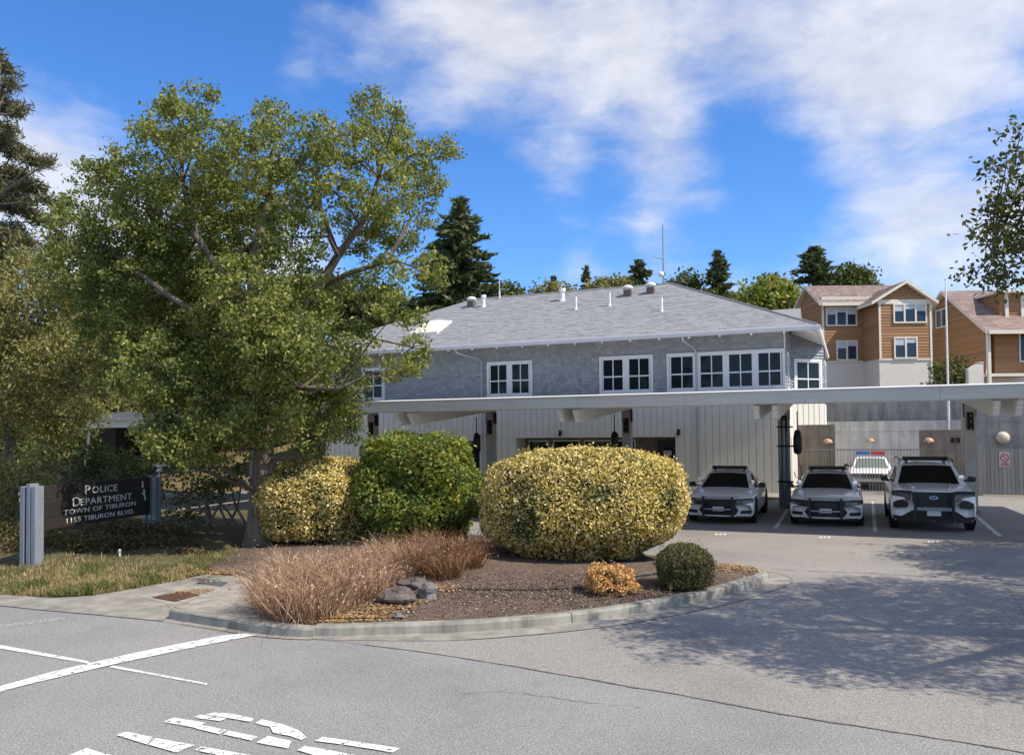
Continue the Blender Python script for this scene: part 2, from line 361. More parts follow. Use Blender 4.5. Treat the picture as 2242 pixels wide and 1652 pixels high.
# foliage
M['oak'] = mat_leaf('tree_leaves', [(0, (0.103, 0.141, 0.036)), (.35, (0.206, 0.241, 0.055)), (.75, (0.314, 0.331, 0.090)), (1, (0.433, 0.392, 0.144))], [(0, (0.078, 0.113, 0.032)), (1, (0.217, 0.253, 0.070))], pscale=.5, pr=(.42, .58), trans=.32)
M['oak2'] = mat_leaf('right_tree_leaves', [(0, (0.033, 0.050, 0.015)), (.6, (0.083, 0.099, 0.024)), (1, (0.143, 0.138, 0.033))])
M['olive'] = mat_leaf('olive_leaves', [(0, (0.120, 0.127, 0.042)), (.5, (0.240, 0.233, 0.080)), (1, (0.373, 0.333, 0.133))], [(0, (0.093, 0.107, 0.033)), (1, (0.200, 0.200, 0.067))], pscale=.4, trans=.3)
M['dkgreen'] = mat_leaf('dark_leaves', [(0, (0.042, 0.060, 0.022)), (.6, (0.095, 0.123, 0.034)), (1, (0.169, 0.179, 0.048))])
M['conif'] = mat_leaf('conifer_needles', [(0, (0.041, 0.068, 0.038)), (.6, (0.093, 0.127, 0.052)), (1, (0.187, 0.178, 0.066))], trans=.12)
M['pine'] = mat_leaf('pine_needles', [(0, (0.056, 0.069, 0.037)), (.6, (0.106, 0.112, 0.050)), (1, (0.188, 0.150, 0.075))], trans=.12)
M['varieg'] = mat_leaf('variegated_leaves', [(0, (.10, .11, .025)), (.14, (.34, .27, .05)), (.45, (.62, .49, .13)), (.75, (.76, .62, .26)), (1, (.85, .76, .48))],
                       [(0, (.03, .055, .02)), (.55, (.08, .11, .035)), (.75, (.36, .31, .09)), (1, (.55, .5, .26))], pscale=1.15, pr=(.52, .68), trans=.2)
M['shrub'] = mat_leaf('green_shrub_leaves', [(0, (0.096, 0.152, 0.030)), (.5, (0.204, 0.264, 0.044)), (.85, (0.318, 0.343, 0.067)), (1, (0.510, 0.329, 0.090))], [(0, (0.063, 0.112, 0.032)), (1, (0.178, 0.225, 0.060))], pscale=1.4, trans=.32)
M['dome'] = mat_leaf('dome_shrub_leaves', [(0, (0.068, 0.085, 0.030)), (.6, (0.144, 0.144, 0.055)), (1, (0.254, 0.203, 0.101))])
M['orange'] = mat_leaf('orange_dead_foliage', [(0, (.48, .25, .09)), (.6, (.64, .37, .14)), (1, (.76, .53, .26))], trans=.12)
M['dry'] = mat_leaf('dry_grass_blades', [(0, (.17, .1, .07)), (.4, (.37, .23, .155)), (.75, (.53, .36, .25)), (1, (.7, .53, .38))], trans=.2)
M['drydk'] = mat_leaf('dark_dry_grass', [(0, (.1, .052, .03)), (.5, (.26, .14, .08)), (1, (.43, .26, .15))], trans=.2)
M['lawnb'] = mat_leaf('lawn_blades', [(0, (.12, .12, .04)), (.4, (.28, .23, .1)), (.7, (.43, .35, .18)), (1, (.55, .46, .28))], [(0, (.055, .09, .022)), (.6, (.13, .165, .04)), (1, (.3, .26, .1))], pscale=1.3, pr=(.46, .56), trans=.25)
M['litter'] = mat_leaf('fallen_leaves', [(0, (.22, .12, .05)), (.6, (.42, .27, .12)), (1, (.58, .43, .24))], trans=.1)
M['ivy'] = mat_leaf('ground_cover_leaves', [(0, (0.049, 0.053, 0.024)), (.6, (0.122, 0.114, 0.045)), (1, (0.244, 0.163, 0.081))])
M['core'] = mat('dark_core', (.028, .03, .014), .95, .4, 6)  # colour of the solid bush hull, dark in place of inner shade

# ================================================================ THE SETTING
def smooth(a, b, x): t = min(1, max(0, (x - a) / (b - a))); return t * t * (3 - 2 * t)
def to_local(x, y):
    d = np.array([x - A0[0], y - A0[1], 0]); return float(d @ EV), float(d @ NV)
def Lp(px, py, s):
    d = ray(px, py); t = ((A0 + NV * s - CP) @ NV) / (d @ NV); p = CP + d * t
    return float((p - A0) @ EV), float(p[2])
def hill(lx, ly):
    left = min(3.5, .22 * max(0, ly + 5)) * (1 - smooth(-27, -23.5, lx))
    back = min(9, .30 * max(0, ly - 14.5)) * smooth(-27, -22, lx)
    right = (3.6 * smooth(12.3, 13.5, ly) + .12 * max(0, ly - 32)) * smooth(-1.5, 1.0, lx)
    h = max(left, back * (1 - smooth(-1.5, 1, lx)), right)
    return min(h, 26.0)
def terrain_z(x, y):
    lx, ly = to_local(x, y); return hill(lx, ly) - .06
mb = MB()
def tf(u, v):
    lx = -160 + 320 * u; ly = -110 + 470 * (v ** 1.35); p = W2(lx, ly, hill(lx, ly) - .06); return tuple(p)
mb.grid(tf, 150, 150); struct(mb.build('ground', M['terrain'], smooth=True))

def sheet(name, pts, z, m, parent=None):
    b = MB(); b.add([(p[0], p[1], z) for p in pts], [tuple(range(len(pts)))])
    o = b.build(name, m, parent)
    if o.data.polygons[0].normal.z < 0: o.data.flip_normals()
    return o
def catmull(pts, n=6):
    pts = [np.array(p, float) for p in pts]; P = [2 * pts[0] - pts[1]] + pts + [2 * pts[-1] - pts[-2]]; r = []
    for i in range(1, len(P) - 2):
        for k in range(n):
            t = k / n; a, b, c, d = P[i - 1:i + 3]
            r.append(.5 * ((2 * b) + (-a + c) * t + (2 * a - 5 * b + 4 * c - d) * t * t + (-a + 3 * b - 3 * c + d) * t ** 3))
    return r + [pts[-1]]
struct(sheet('road', [(-90, -40), (90, -40), (90, 9), (20, 14), (-2, 16), (-20, 18), (-90, 20)], 0.0, M['road']))
seam = catmull([G(*p) for p in [(350, 1359), (450, 1376), (560, 1391), (690, 1400), (800, 1411), (1000, 1438), (1285, 1486), (1391, 1505), (1498, 1522), (1712, 1563), (1925, 1597), (2075, 1620), (2242, 1648), (2700, 1735)]], 4)
lot = [tuple(p[:2]) for p in seam] + [(9, 3.2), (60, -6), tuple(W2(60, 5)[:2]), tuple(W2(40, 12.2)[:2]), tuple(W2(-1, 12.2)[:2]), tuple(W2(-22, 3)[:2]), tuple(W2(-60, -3)[:2]), (-45, 24), (-9, 17)]
struct(sheet('parking_lot', lot, .004, M['lot']))
# dark tar seam between street and lot, and the crack across the lot entry
def ribbon(name, pts, w, z, m, wob=.3, parent=None):
    b = MB(); pts = [np.array(p[:2], float) for p in pts]; v = []; n = len(pts)
    for i in range(n):
        t = pts[min(i + 1, n - 1)] - pts[max(i - 1, 0)]; t /= np.linalg.norm(t) + 1e-9; q = np.array([-t[1], t[0]])
        k = w * (1 + wob * random.uniform(-1, 1)) / 2; v += [(*(pts[i] + q * k), z), (*(pts[i] - q * k), z)]
    f = [(2 * i, 2 * i + 1, 2 * i + 3, 2 * i + 2) for i in range(n - 1)]; b.add(v, f); o = b.build(name, m, parent)
    if o.data.polygons[0].normal.z < 0: o.data.flip_normals()
    return o
M['tar'] = mat('tar_seam', (.16, .155, .145), .9, .3, 12)
struct(ribbon('pavement_seam', catmull([p + np.array([random.uniform(-.01, .01), random.uniform(-.012, .012), 0]) for p in seam[16:]], 2), .022, .008, M['tar'], .7))
crk = [G(*p) for p in [(1690, 1245), (1760, 1250), (1860, 1253), (1930, 1256), (2040, 1263), (2150, 1271), (2242, 1282), (2400, 1300)]]
struct(ribbon('pavement_seam', catmull(crk, 5), .03, .008, M['tar'], .8))
struct(ribbon('pavement_crack', [p + np.array([random.uniform(-.02, .02), random.uniform(-.02, .02), 0]) for p in catmull([G(*q) for q in [(1010, 1520), (1090, 1514), (1190, 1524), (1290, 1538), (1400, 1548)]], 6)], .008, .004, M['tar'], .9))
# right-hand gutter corner
struct(sheet('gutter', [G(*p)[:2] for p in [(2205, 1288), (2215, 1300), (2242, 1342), (2400, 1480), (2500, 1480), (2400, 1320), (2242, 1284)]], .010, M['gutter']))

# kerb round the planted island: stones with joints
KH = .14
kp = [[(372, 1333), (430, 1343), (492, 1352), (569, 1364), (640, 1370), (687, 1371)],
      [(690, 1369), (760, 1369), (835, 1366), (925, 1364), (1012, 1361), (1100, 1355), (1190, 1348), (1250, 1341.7)],
      [(1252, 1341.3), (1310, 1335), (1367, 1326), (1440, 1314), (1518, 1299)],
      [(1519, 1298.7), (1570, 1288), (1626, 1272), (1660, 1262), (1680, 1253)],
      [(1681, 1252.5), (1672, 1246), (1650, 1240), (1609, 1233), (1558, 1229)],
      [(1557, 1228.8), (1480, 1219), (1380, 1206), (1260, 1192), (1100, 1174)]]
kerb = struct(new_obj('kerb', None))
outer_line = []
for si, seg in enumerate(kp):
    pts = catmull([G(px, py, KH) for px, py in seg], 4); n = len(pts); b = MB(); prev = None; v = []; f = []
    for i, p in enumerate(pts):
        t = pts[min(i + 1, n - 1)] - pts[max(i - 1, 0)]; t[2] = 0; t /= np.linalg.norm(t); q = np.array([-t[1], t[0], 0])
        h = KH
        if si == 0: h = KH * (1 - .12 * smooth(.7, 1, i / (n - 1)))
        sec = [p - q * .025 + [0, 0, -KH], p - q * .012 + [0, 0, h - KH - .03], p + q * .012 + [0, 0, h - KH], p + q * .15 + [0, 0, h - KH], p + q * .16 + [0, 0, -KH]]
        v += sec; outer_line.append((p, q))
    for i in range(n - 1):
        for k in range(4): f.append((i * 5 + k, i * 5 + k + 1, (i + 1) * 5 + k + 1, (i + 1) * 5 + k))
    f += [(4, 3, 2, 1, 0), tuple((n - 1) * 5 + k for k in range(5))]
    b.add(v, f); o = b.build('kerb_stone', M['kerb'], kerb)
    o.data.flip_normals()
gl = outer_line[3:]; v = []; f = []
for i, (p, q) in enumerate(gl):
    w = .14 + .28 * smooth(14, 34, i); v += [(*(p + q * .0)[:2], .010), (*(p - q * w)[:2], .010)]
f = [(2 * i, 2 * i + 2, 2 * i + 3, 2 * i + 1) for i in range(len(gl) - 1)]
b = MB(); b.add(v, f); o = b.build('gutter', M['gutter']); struct(o)
if o.data.polygons[0].normal.z < 0: o.data.flip_normals()
struct(ribbon('pavement_seam', [p - q * .425 for p, q in gl[34:]], .02, .013, M['tar'], .7))

# planting bed: outline and mound
bedpx = [(569, 1360), (640, 1368), (700, 1366), (835, 1363), (1012, 1358), (1190, 1345), (1367, 1323), (1518, 1296), (1626, 1269.5), (1673, 1252), (1648, 1241.5), (1558, 1230.5), (1380, 1208), (1200, 1187), (1000, 1165), (800, 1148), (600, 1137), (430, 1142), (405, 1190), (440, 1236), (520, 1262), (548, 1310)]
bed = [G(px, py, .115)[:2] for px, py in bedpx]; bed = [p for p in catmull([(*q, 0) for q in bed + [bed[0]]], 5)][:-1]
bc = np.mean([p[:2] for p in bed], axis=0)
b = MB(); rings = [1.0, .92, .8, .65, .5, .35, .2, .08]; nb = len(bed); v = []; f = []
def bed_z(t, x=0, y=0): return .115 + .22 * (1 - t) ** .8 + .02 * math.sin(x * 3.1) * math.cos(y * 2.7) * (1 - t)
for t in rings:
    for p in bed:
        x, y = bc + (np.array(p[:2]) - bc) * t; v.append((x, y, bed_z(t, x, y)))
for r in range(len(rings) - 1):
    for i in range(nb): f.append((r * nb + i, (r + 1) * nb + i, (r + 1) * nb + (i + 1) % nb, r * nb + (i + 1) % nb))
f.append(tuple((len(rings) - 1) * nb + i for i in range(nb))[::-1]); b.add(v, f); o = b.build('planting_bed', M['soil'], smooth=True); struct(o)
if o.data.polygons[0].normal.z < 0: o.data.flip_normals()
def BZ(x, y):
    """soil height at a point"""
    d = np.array([x, y]) - bc; a = math.atan2(d[1], d[0]); best = 1e9; rr = 1
    for p in bed:
        q = np.array(p[:2]) - bc; da = abs((math.atan2(q[1], q[0]) - a + math.pi) % (2 * math.pi) - math.pi)
        if da < best: best = da; rr = np.linalg.norm(q)
    return bed_z(min(1, np.linalg.norm(d) / rr), x, y)
def on_bed(px, py):
    z = .2
    for _ in range(4): p = G(px, py, z); z = BZ(p[0], p[1])
    return np.array([p[0], p[1], z])

# sandy concrete pad inside the kerb end, ramp and catch basin on the left
struct(sheet('sidewalk', [G(*p, .125)[:2] for p in [(374, 1336), (430, 1346), (492, 1355), (569, 1366), (600, 1372), (610, 1330), (560, 1270), (500, 1275), (470, 1292)]], .125, M['walk']))
pad = [G(*p)[:2] for p in [(-60, 1318), (0, 1326), (84, 1335), (219, 1347), (354, 1360), (372, 1352), (470, 1300), (560, 1278), (540, 1240), (490, 1232), (440, 1262), (419, 1262), (328, 1281), (204, 1303), (109, 1311), (0, 1300), (-60, 1298)]]
struct(sheet('sidewalk', pad, .012, M['gutter']))
struct(sheet('sidewalk', [G(*p)[:2] for p in [(300, 1306), (385, 1328), (470, 1305), (440, 1286), (395, 1290)]], .016, M['walk']))
b = MB(); cpts = catmull([G(*p, .13) for p in [(437, 1262), (470, 1266), (505, 1272), (545, 1283)]], 4)
v = []; f = []; n = len(cpts)
for i, p in enumerate(cpts):
    t = cpts[min(i + 1, n - 1)] - cpts[max(i - 1, 0)]; t /= np.linalg.norm(t); q = np.array([-t[1], t[0], 0])
    k = .6 + .4 * math.sin(math.pi * min(1, (i + .4) / (n * .4)) / 2)
    v += [p - q * .05 + [0, 0, -.14], p - q * .02 + [0, 0, -.02], p + q * .06 + [0, 0, .02 * k], p + q * .32 * k + [0, 0, .0], p + q * .4 * k + [0, 0, -.14]]
for i in range(n - 1):
    for k in range(4): f.append((i * 5 + k, (i + 1) * 5 + k, (i + 1) * 5 + k + 1, i * 5 + k + 1))
f += [(0, 1, 2, 3, 4), tuple((n - 1) * 5 + k for k in range(5))[::-1]]
b.add(v, f); b.build('kerb_stone', M['kerb'], kerb, smooth=False)
g4 = [G(*p) for p in [(334, 1310), (383, 1319), (437, 1304.6), (394, 1297)]]
gr = thing('drain_grate', 'rusty storm drain grate set in the pale concrete left of the kerb', 'drain grate')
b = MB(); b.add([(p[0], p[1], .018) for p in g4], [(0, 1, 2, 3)]); b.build('pit', M['dark'], gr)
for i in range(13):
    t0, t1 = (i + .08) / 13, (i + .62) / 13
    q = [g4[0] * (1 - t0) + g4[1] * t0, g4[0] * (1 - t1) + g4[1] * t1, g4[3] * (1 - t1) + g4[2] * t1, g4[3] * (1 - t0) + g4[2] * t0]
    b = MB(); b.hexa([(p[0], p[1], .019) for p in q] + [(p[0], p[1], .032) for p in q]); b.build('grate_bar', M['rust'], gr)

# lawn / bank on the left
lfx = [-60, -14, -8.76, -7.5, -7.07, -6.6, -6.07, -5.75, -5.6]; lfy = [16.5, 13.9, 13.68, 13.42, 13.5, 14.2, 15.1, 16.0, 17.0]
def lawn_y(x): return float(np.interp(x, lfx, lfy))
def lawn_z(x, y): return .03 + .062 * min(max(0, y - lawn_y(x)), 5.2) + .02 * math.sin(x * 2.1 + y * 1.7)
b = MB()
def lfn(u, v):
    x = -60 + 54.3 * (u ** .5); y = lawn_y(x) + (25 - lawn_y(x)) * v; return (x, y, lawn_z(x, y) if v > 0 else .006)
b.grid(lfn, 50, 24); o = b.build('lawn', M['lawn'], smooth=True); struct(o)
if o.data.polygons[0].normal.z < 0: o.data.flip_normals()

# painted markings
def mark(pts, m, parent, z=.0125, name='painted_stroke'):
    return sheet(name, [G(*p)[:2] for p in pts], z, m, parent)
rm = struct(new_obj('stop_bar', None))
mark([(-60, 1520), (117, 1471), (300, 1429), (480, 1393), (525, 1388), (560, 1391), (400, 1423), (250, 1455), (58, 1500), (-60, 1532)], M['paint'], rm)
lm = struct(new_obj('lane_line', None))
mark([(-40, 1404), (0, 1412), (190, 1447), (205, 1455), (0, 1419.5), (-40, 1412)], M['paint'], lm, .008)
mark([(246, 1457), (456, 1496.5), (450, 1499.5), (240, 1461)], M['paint_worn'], lm, .008)
mark([(0, 1368), (130, 1352), (150, 1355), (0, 1374)], M['paint_faint'], lm, .008)
sl_ = struct(new_obj('road_lettering', None))
Z6 = lambda q: [(X * .3646, 1197 + .3646 * Y) for X, Y in q]
for q in ([(980, 1055), (1045, 1030), (1230, 1060), (1180, 1092)], [(1175, 1095), (1215, 1075), (1360, 1105), (1320, 1130)], [(1340, 1130), (1375, 1108), (1550, 1145), (1510, 1168)],
          [(1540, 1180), (1610, 1140), (1750, 1170), (1730, 1215)], [(1785, 1225), (1830, 1200), (2050, 1240), (2300, 1290), (2260, 1320), (1900, 1260)], [(1160, 1030), (1200, 1012), (1360, 1035), (1320, 1050)],
          [(1235, 1012), (1290, 998), (1400, 1008), (1525, 1035), (1505, 1055), (1390, 1035)], [(1530, 1065), (1570, 1040), (1700, 1070), (1790, 1105), (1840, 1145), (1810, 1165), (1740, 1140), (1640, 1120), (1620, 1085)],
          [(1890, 1170), (1940, 1145), (2242, 1190), (2400, 1215), (2360, 1240), (2242, 1220), (2050, 1190)],
          [(700, 1135), (760, 1115), (930, 1150), (880, 1190)], [(890, 1192), (937, 1153), (1170, 1195), (1060, 1240)], [(1170, 1225), (1210, 1203), (1500, 1255), (1700, 1300), (1660, 1330), (1470, 1290)],
          [(400, 1262), (520, 1213), (620, 1245), (700, 1262), (900, 1310), (800, 1350), (600, 1300)], [(100, 1350), (200, 1310), (420, 1350), (380, 1400)]):
    mark(Z6(q), M['paint'], sl_)
st = struct(new_obj('stall_line', None))
for q in ([(1692, 1157), (1722, 1114), (1727, 1114), (1702, 1157)], [(1911, 1164), (1908, 1098), (1913, 1098), (1921, 1164)], [(2184, 1174), (2120, 1118), (2127, 1118), (2195, 1173)]):
    mark(q, M['paint_worn'], st, .009)
for cx, cy in ((1578, 1169.5), (1806, 1176), (2043, 1186)):
    for k in (-1, 0, 1):
        mark([(cx + k * 9 - 3.4, cy + 1.6), (cx + k * 9 - 2.6, cy - 1.7), (cx + k * 9 + 3.2, cy - 1.4), (cx + k * 9 + 2.6, cy + 1.8)], M['paint_worn'], st, .009)

# ================================================================ POLICE STATION
ps = thing('police_station', 'two storey grey shingled police station with low grey hip roof behind the carport', 'building', A0, -YAW)
def part(b, name, m, parent=ps, **k): return b.build(name, m, parent, **k)
XL = -22.2
# core walls
b = MB()
for x0, x1, y0 in ((XL, -14.75, .03), (-14.75, -13.5, 1.5), (-13.5, -11.7, .03), (-11.7, -4.42, 1.2), (-4.42, -.03, .03)):
    b.box(x0 + .001, x1, y0, 11.6, 0, 2.3)
b.box(XL, -11.7, .03, 11.6, 2.302, 3.84); b.box(-11.7, -4.42, .03, 11.6, 2.5, 3.84); b.box(-11.699, -4.421, 1.2, 11.6, 2.302, 2.498); b.box(-4.42, -.03, .03, 11.6, 2.302, 3.84)
part(b, 'lower_wall', M['siding'])
foot = [(XL, .03), (-.03, .03), (-.03, 4), (1.27, 5.3), (1.27, 8.3), (-.03, 9.6), (-.03, 11.6), (XL, 11.6)]
b = MB(); b.prism(foot, 7.0, 'z', 3.842); part(b, 'upper_wall', M['roofbase'])
b = MB(); b.prism([(-.03, 4), (1.27, 5.3), (1.27, 8.3), (-.03, 9.6)], 3.84, 'z', 0); part(b, 'bay_wall', M['siding'])
# board siding panels
def panels(p0, p1, segs, step, parent=ps, m=None, name='siding_panel', th=.035, gap=.022):
    p0 = np.array(p0, float); p1 = np.array(p1, float); Ln = np.linalg.norm(p1 - p0); t = (p1 - p0) / Ln
    a = math.atan2(t[1], t[0]); n = max(1, int(round(Ln / step))); w = Ln / n; cache = {}
    for i in range(n):
        z0, z1 = segs((i + .5) * w)
        key = (round(z0, 3), round(z1, 3))
        if key not in cache:
            bb = MB(); bb.prism([(gap / 2, 0), (w - gap / 2, 0), (w - gap / 2, -th * .6), (w - gap / 2 - .02, -th), (gap / 2 + .02, -th), (gap / 2, -th * .6)], z1, 'z', z0)
            cache[key] = bb.mesh(name, m or M['siding'])
        q = p0 + t * (i * w); new_obj(name, cache[key], parent, (q[0], q[1], 0), (0, 0, a))
def segf(s):
    x = XL + s
    if -14.75 < x < -13.5: return (2.3, 3.84)
    if -11.7 < x < -4.42: return (2.5, 3.84)
    return (.16, 3.84)
panels((XL, .03), (0, .03), segf, .29)
for a_, b_ in (((0, 0), (0, 4)), ((0, 4), (1.3, 5.3)), ((1.3, 5.3), (1.3, 8.3))):
    panels(a_, b_, lambda s: (.16, 3.84), .29)
b = MB(); b.box(XL - .05, .06, -.06, .02, 3.8, 3.93); part(b, 'belt_trim', M['trim'])
# recess: windows, door, garage opening
b = MB(); b.box(-11.7, -4.42, -.02, .03, 2.42, 2.5); part(b, 'recess_header', M['siding'])
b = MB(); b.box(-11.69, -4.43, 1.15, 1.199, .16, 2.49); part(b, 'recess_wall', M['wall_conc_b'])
for x0, x1 in ((-11.5, -10.5), (-10.3, -9.0), (-8.8, -7.5), (-7.3, -6.4)):
    b = MB(); b.box(x0, x1, 1.08, 1.149, 1.15, 2.3); w = part(b, 'recess_window', M['siding'])
    b = MB(); b.box(x0 + .07, x1 - .07, 1.065, 1.079, 1.22, 2.23); part(b, 'pane', M['glass'], w)
def door(x0, x1, y, z0, z1, m):
    b = MB(); b.box(x0, x1, y - .05, y, z0, z1); d = part(b, 'door', m)
    b = MB(); b.box(x0 + .25, x1 - .25, y - .062, y - .051, z0 + 1.05, z1 - .35); part(b, 'pane', M['glass'], d)
    b = MB(); b.box(x1 - .14, x1 - .1, y - .12, y - .051, z0 + .95, z0 + 1.1); part(b, 'handle', M['chrome'], d)
    b = MB(); b.box(x0 + .2, x0 + .55, y - .06, y - .05, z0 + 1.5, z0 + 1.78); return d
door(-5.4, -4.5, 1.149, .16, 2.3, M['door'])
b = MB(); b.box(-5.15, -4.8, 1.072, 1.083, 1.62, 1.82); part(b, 'door_notice', M['trim'])
b = MB(); b.box(-14.72, -13.53, 1.38, 1.48, .16, 2.28); g = part(b, 'garage_door', M['door'])
b = MB(); b.box(-14.85, -14.75, -.04, .03, .16, 2.4); part(b, 'door_jamb', M['siding'])
b = MB(); b.box(-13.5, -13.4, -.04, .03, .16, 2.4); part(b, 'door_jamb', M['siding'])
for x in (-13.05, -9.5, -4.25):
    b = MB(); b.box(x - .05, x + .05, -.2, -.04, 2.62, 2.74); b.lathe([(.07, 0), (.09, -.12), (.02, -.14)], 10, (x, -.18, 2.62)); part(b, 'wall_light', M['black'])
b = MB(); b.box(-3.95, -3.85, -.05, 0, .9, 1.05); part(b, 'socket_box', M['siding'])
# upper windows
wins = []
def window(x0, x1, z0, z1, sashes, parent=ps, loc=None, rot=None, cas=.11, glass='glass', m='trim', cols=2, split=.44):
    """casing with sashes (list of (sx0,sx1)); local face at y=0 looking -y"""
    b = MB(); b.box(x0, x1, -.07, -.0, z1 - cas, z1); b.box(x0, x1, -.085, -.0, z0, z0 + cas); b.box(x0, x0 + cas, -.068, -.0, z0 + cas, z1 - cas); b.box(x1 - cas, x1, -.068, -.0, z0 + cas, z1 - cas)
    for i in range(len(sashes) - 1): b.box(sashes[i][1], sashes[i + 1][0], -.066, 0, z0 + cas, z1 - cas)
    w = b.build('window', M[m], parent, loc=loc, rot=rot)
    for s0, s1 in sashes:
        a0, a1 = z0 + cas + .05, z1 - cas - .05; zm = a0 + (a1 - a0) * split; q0, q1 = s0 + .05, s1 - .05
        bb = MB(); bb.box(s0, s1, -.055, -.01, z0 + cas, a0); bb.box(s0, s1, -.055, -.01, a1, z1 - cas); bb.box(s0, q0, -.054, -.01, a0, a1); bb.box(q1, s1, -.054, -.01, a0, a1)
        bb.box(q0, q1, -.05, -.012, zm - .03, zm + .03)
        for k in range(1, cols):
            xm = q0 + (q1 - q0) * k / cols; bb.box(xm - .022, xm + .022, -.05, -.012, a0, zm - .03); bb.box(xm - .022, xm + .022, -.05, -.012, zm + .03, a1)
        bb.build('sash', M[m], w)
        for k in range(cols):
            u0 = q0 + (q1 - q0) * k / cols + (.022 if k else 0); u1 = q0 + (q1 - q0) * (k + 1) / cols - (.022 if k < cols - 1 else 0)
            for c0, c1 in ((a0, zm - .03), (zm + .03, a1)):
                bb = MB(); bb.box(u0, u1, -.03, -.018, c0, c1); bb.build('pane', M[glass], w)
    return w
ZW0, ZW1 = 4.31, 5.94
facade_w = [(-19.95, -18.62, [(-19.82, -18.75)]), (-13.1, -10.84, [(-12.97, -12.06), (-11.88, -10.97)]), (-7.68, -5.31, [(-7.55, -6.59), (-6.4, -5.44)]),
            (-4.72, .04, [(-4.59, -3.58), (-3.36, -2.36), (-2.2, -1.2), (-1.04, -.1)])]
for x0, x1, s in facade_w: window(x0, x1, ZW0, ZW1, s)
# bay windows on the chamfered side and right wall
ba = math.atan2(1.3, 1.3)
window(.12, 1.72, 4.2, 5.85, [(.25, 1.6)], loc=(0, 4, 0), rot=(0, 0, ba), m='white')
window(.15, 1.55, 4.2, 5.85, [(.28, 1.42)], loc=(1.3, 5.3, 0), rot=(0, 0, R_(90)), m='white')
window(1.6, 2.85, 4.2, 5.85, [(1.73, 2.72)], loc=(1.3, 5.3, 0), rot=(0, 0, R_(90)), m='white')
window(.9, 2.0, 4.3, 5.9, [(1.02, 1.88)], loc=(0, 0, 0), rot=(0, 0, R_(90)), m='white')
# wall shingles
EXPO = .14
SH = []      # (origin xyz, angle, width, dist)
def shingle_wall(p0, p1, z0, z1, holes):
    p0 = np.array(p0, float); p1 = np.array(p1, float); Ln = np.linalg.norm(p1 - p0); t = (p1 - p0) / Ln; a = math.atan2(t[1], t[0]); z = z0; r = 0
    while z < z1:
        s = -random.uniform(0, .15)
        while s < Ln:
            w = random.uniform(.12, .27); s0, s1 = max(0, s), min(Ln, s + w); s += w + .006
            if s1 - s0 < .03: continue
            cuts = [(s0, s1)]
            for h0, h1, hz0, hz1 in holes:
                if z + EXPO > hz0 + .02 and z < hz1 - .02:
                    nc = []
                    for c0, c1 in cuts:
                        if c1 <= h0 or c0 >= h1: nc.append((c0, c1))
                        else:
                            if c0 < h0: nc.append((c0, h0))
                            if c1 > h1: nc.append((h1, c1))
                    cuts = nc
            for c0, c1 in cuts:
                if c1 - c0 < .02: continue
                q = p0 + t * c0; SH.append((q[0], q[1], z + random.uniform(-.007, .007), a, c1 - c0))
        z += EXPO; r += 1
hol = [(x0 - XL, x1 - XL, ZW0, ZW1) for x0, x1, _ in facade_w]
shingle_wall((XL, .03), (0, .03), 3.93, 6.8, hol)
shingle_wall((0, 0), (0, 4), 3.93, 6.8, [(.9, 2.0, 4.3, 5.9)]); shingle_wall((0, 4), (1.3, 5.3), 3.93, 6.8, [(.12, 1.72, 4.2, 5.85)])
shingle_wall((1.3, 5.3), (1.3, 8.3), 3.93, 6.8, [(.15, 1.55, 4.2, 5.85), (1.6, 2.85, 4.2, 5.85)])
sb = MB(); sb.hexa([(0, -.055, 0), (1, -.055, 0), (1, 0, 0), (0, 0, 0), (0, -.006, .165), (1, -.006, .165), (1, 0, .165), (0, 0, .165)]); sme = sb.mesh('shingle', M['shingle'])
front = [s for s in SH if abs(s[3]) < .01]; front.sort(key=lambda s: -s[0]); vis = [s for s in front if s[2] < 6.55 and s[4] > .09]
single = set(id(s) for s in vis[:300])
rest = MB()
for s in SH:
    if id(s) in single: new_obj('shingle', sme, ps, (s[0], s[1], s[2]), (0, 0, s[3]), (s[4], 1, 1))
    else:
        ca, sa = math.cos(s[3]), math.sin(s[3])
        rest.hexa([(s[0] + u * s[4] * ca - w * sa, s[1] + u * s[4] * sa + w * ca, s[2] + z) for u, w, z in sme_v] if False else
                  [(s[0] + u * s[4] * ca - w * sa, s[1] + u * s[4] * sa + w * ca, s[2] + z) for u, w, z in sb.v])
stuff(part(rest, 'shingle_cladding', M['shingle']))
b = MB(); b.box(-.035, .035, -.05, .03, 3.93, 4.3); b.box(.0, .05, -.045, .045, 5.94, 6.75); part(b, 'corner_board', M['trim'])
# roof
XE0, XE1, YE0, YE1, ZE, SL, HW = XL - 1.2, 1.3, -1.2, 12.8, 6.66, .473, 7.0
ZR = ZE + SL * HW
def roofz(y): return ZE + SL * (y - YE0)
b = MB(); T = .16
c4 = [(XE0, YE0), (XE1, YE0), (XE1, YE1), (XE0, YE1)]; r2 = [(XE1 - HW, YE0 + HW), (XE0 + HW, YE0 + HW)]
v = [(x, y, ZE) for x, y in c4] + [(x, y, ZR) for x, y in r2] + [(x, y, ZE - T) for x, y in c4] + [(x, y, ZR - T) for x, y in r2]
b.add(v, [(0, 1, 4, 5), (1, 2, 4), (2, 3, 5, 4), (3, 0, 5)]); roof = part(b, 'roof', M['roofbase'])
b = MB(); b.add(v, [(6, 11, 10, 7), (7, 10, 8), (8, 10, 11, 9), (9, 11, 6), (0, 6, 7, 1), (1, 7, 8, 2), (2, 8, 9, 3), (3, 9, 6, 0)]); part(b, 'soffit', M['soffit'], roof)
tabs = MB(); ex = .15; ns = int(HW * math.hypot(1, SL) / ex); cs = 1 / math.hypot(1, SL); nrm = (0, -SL * cs, cs)
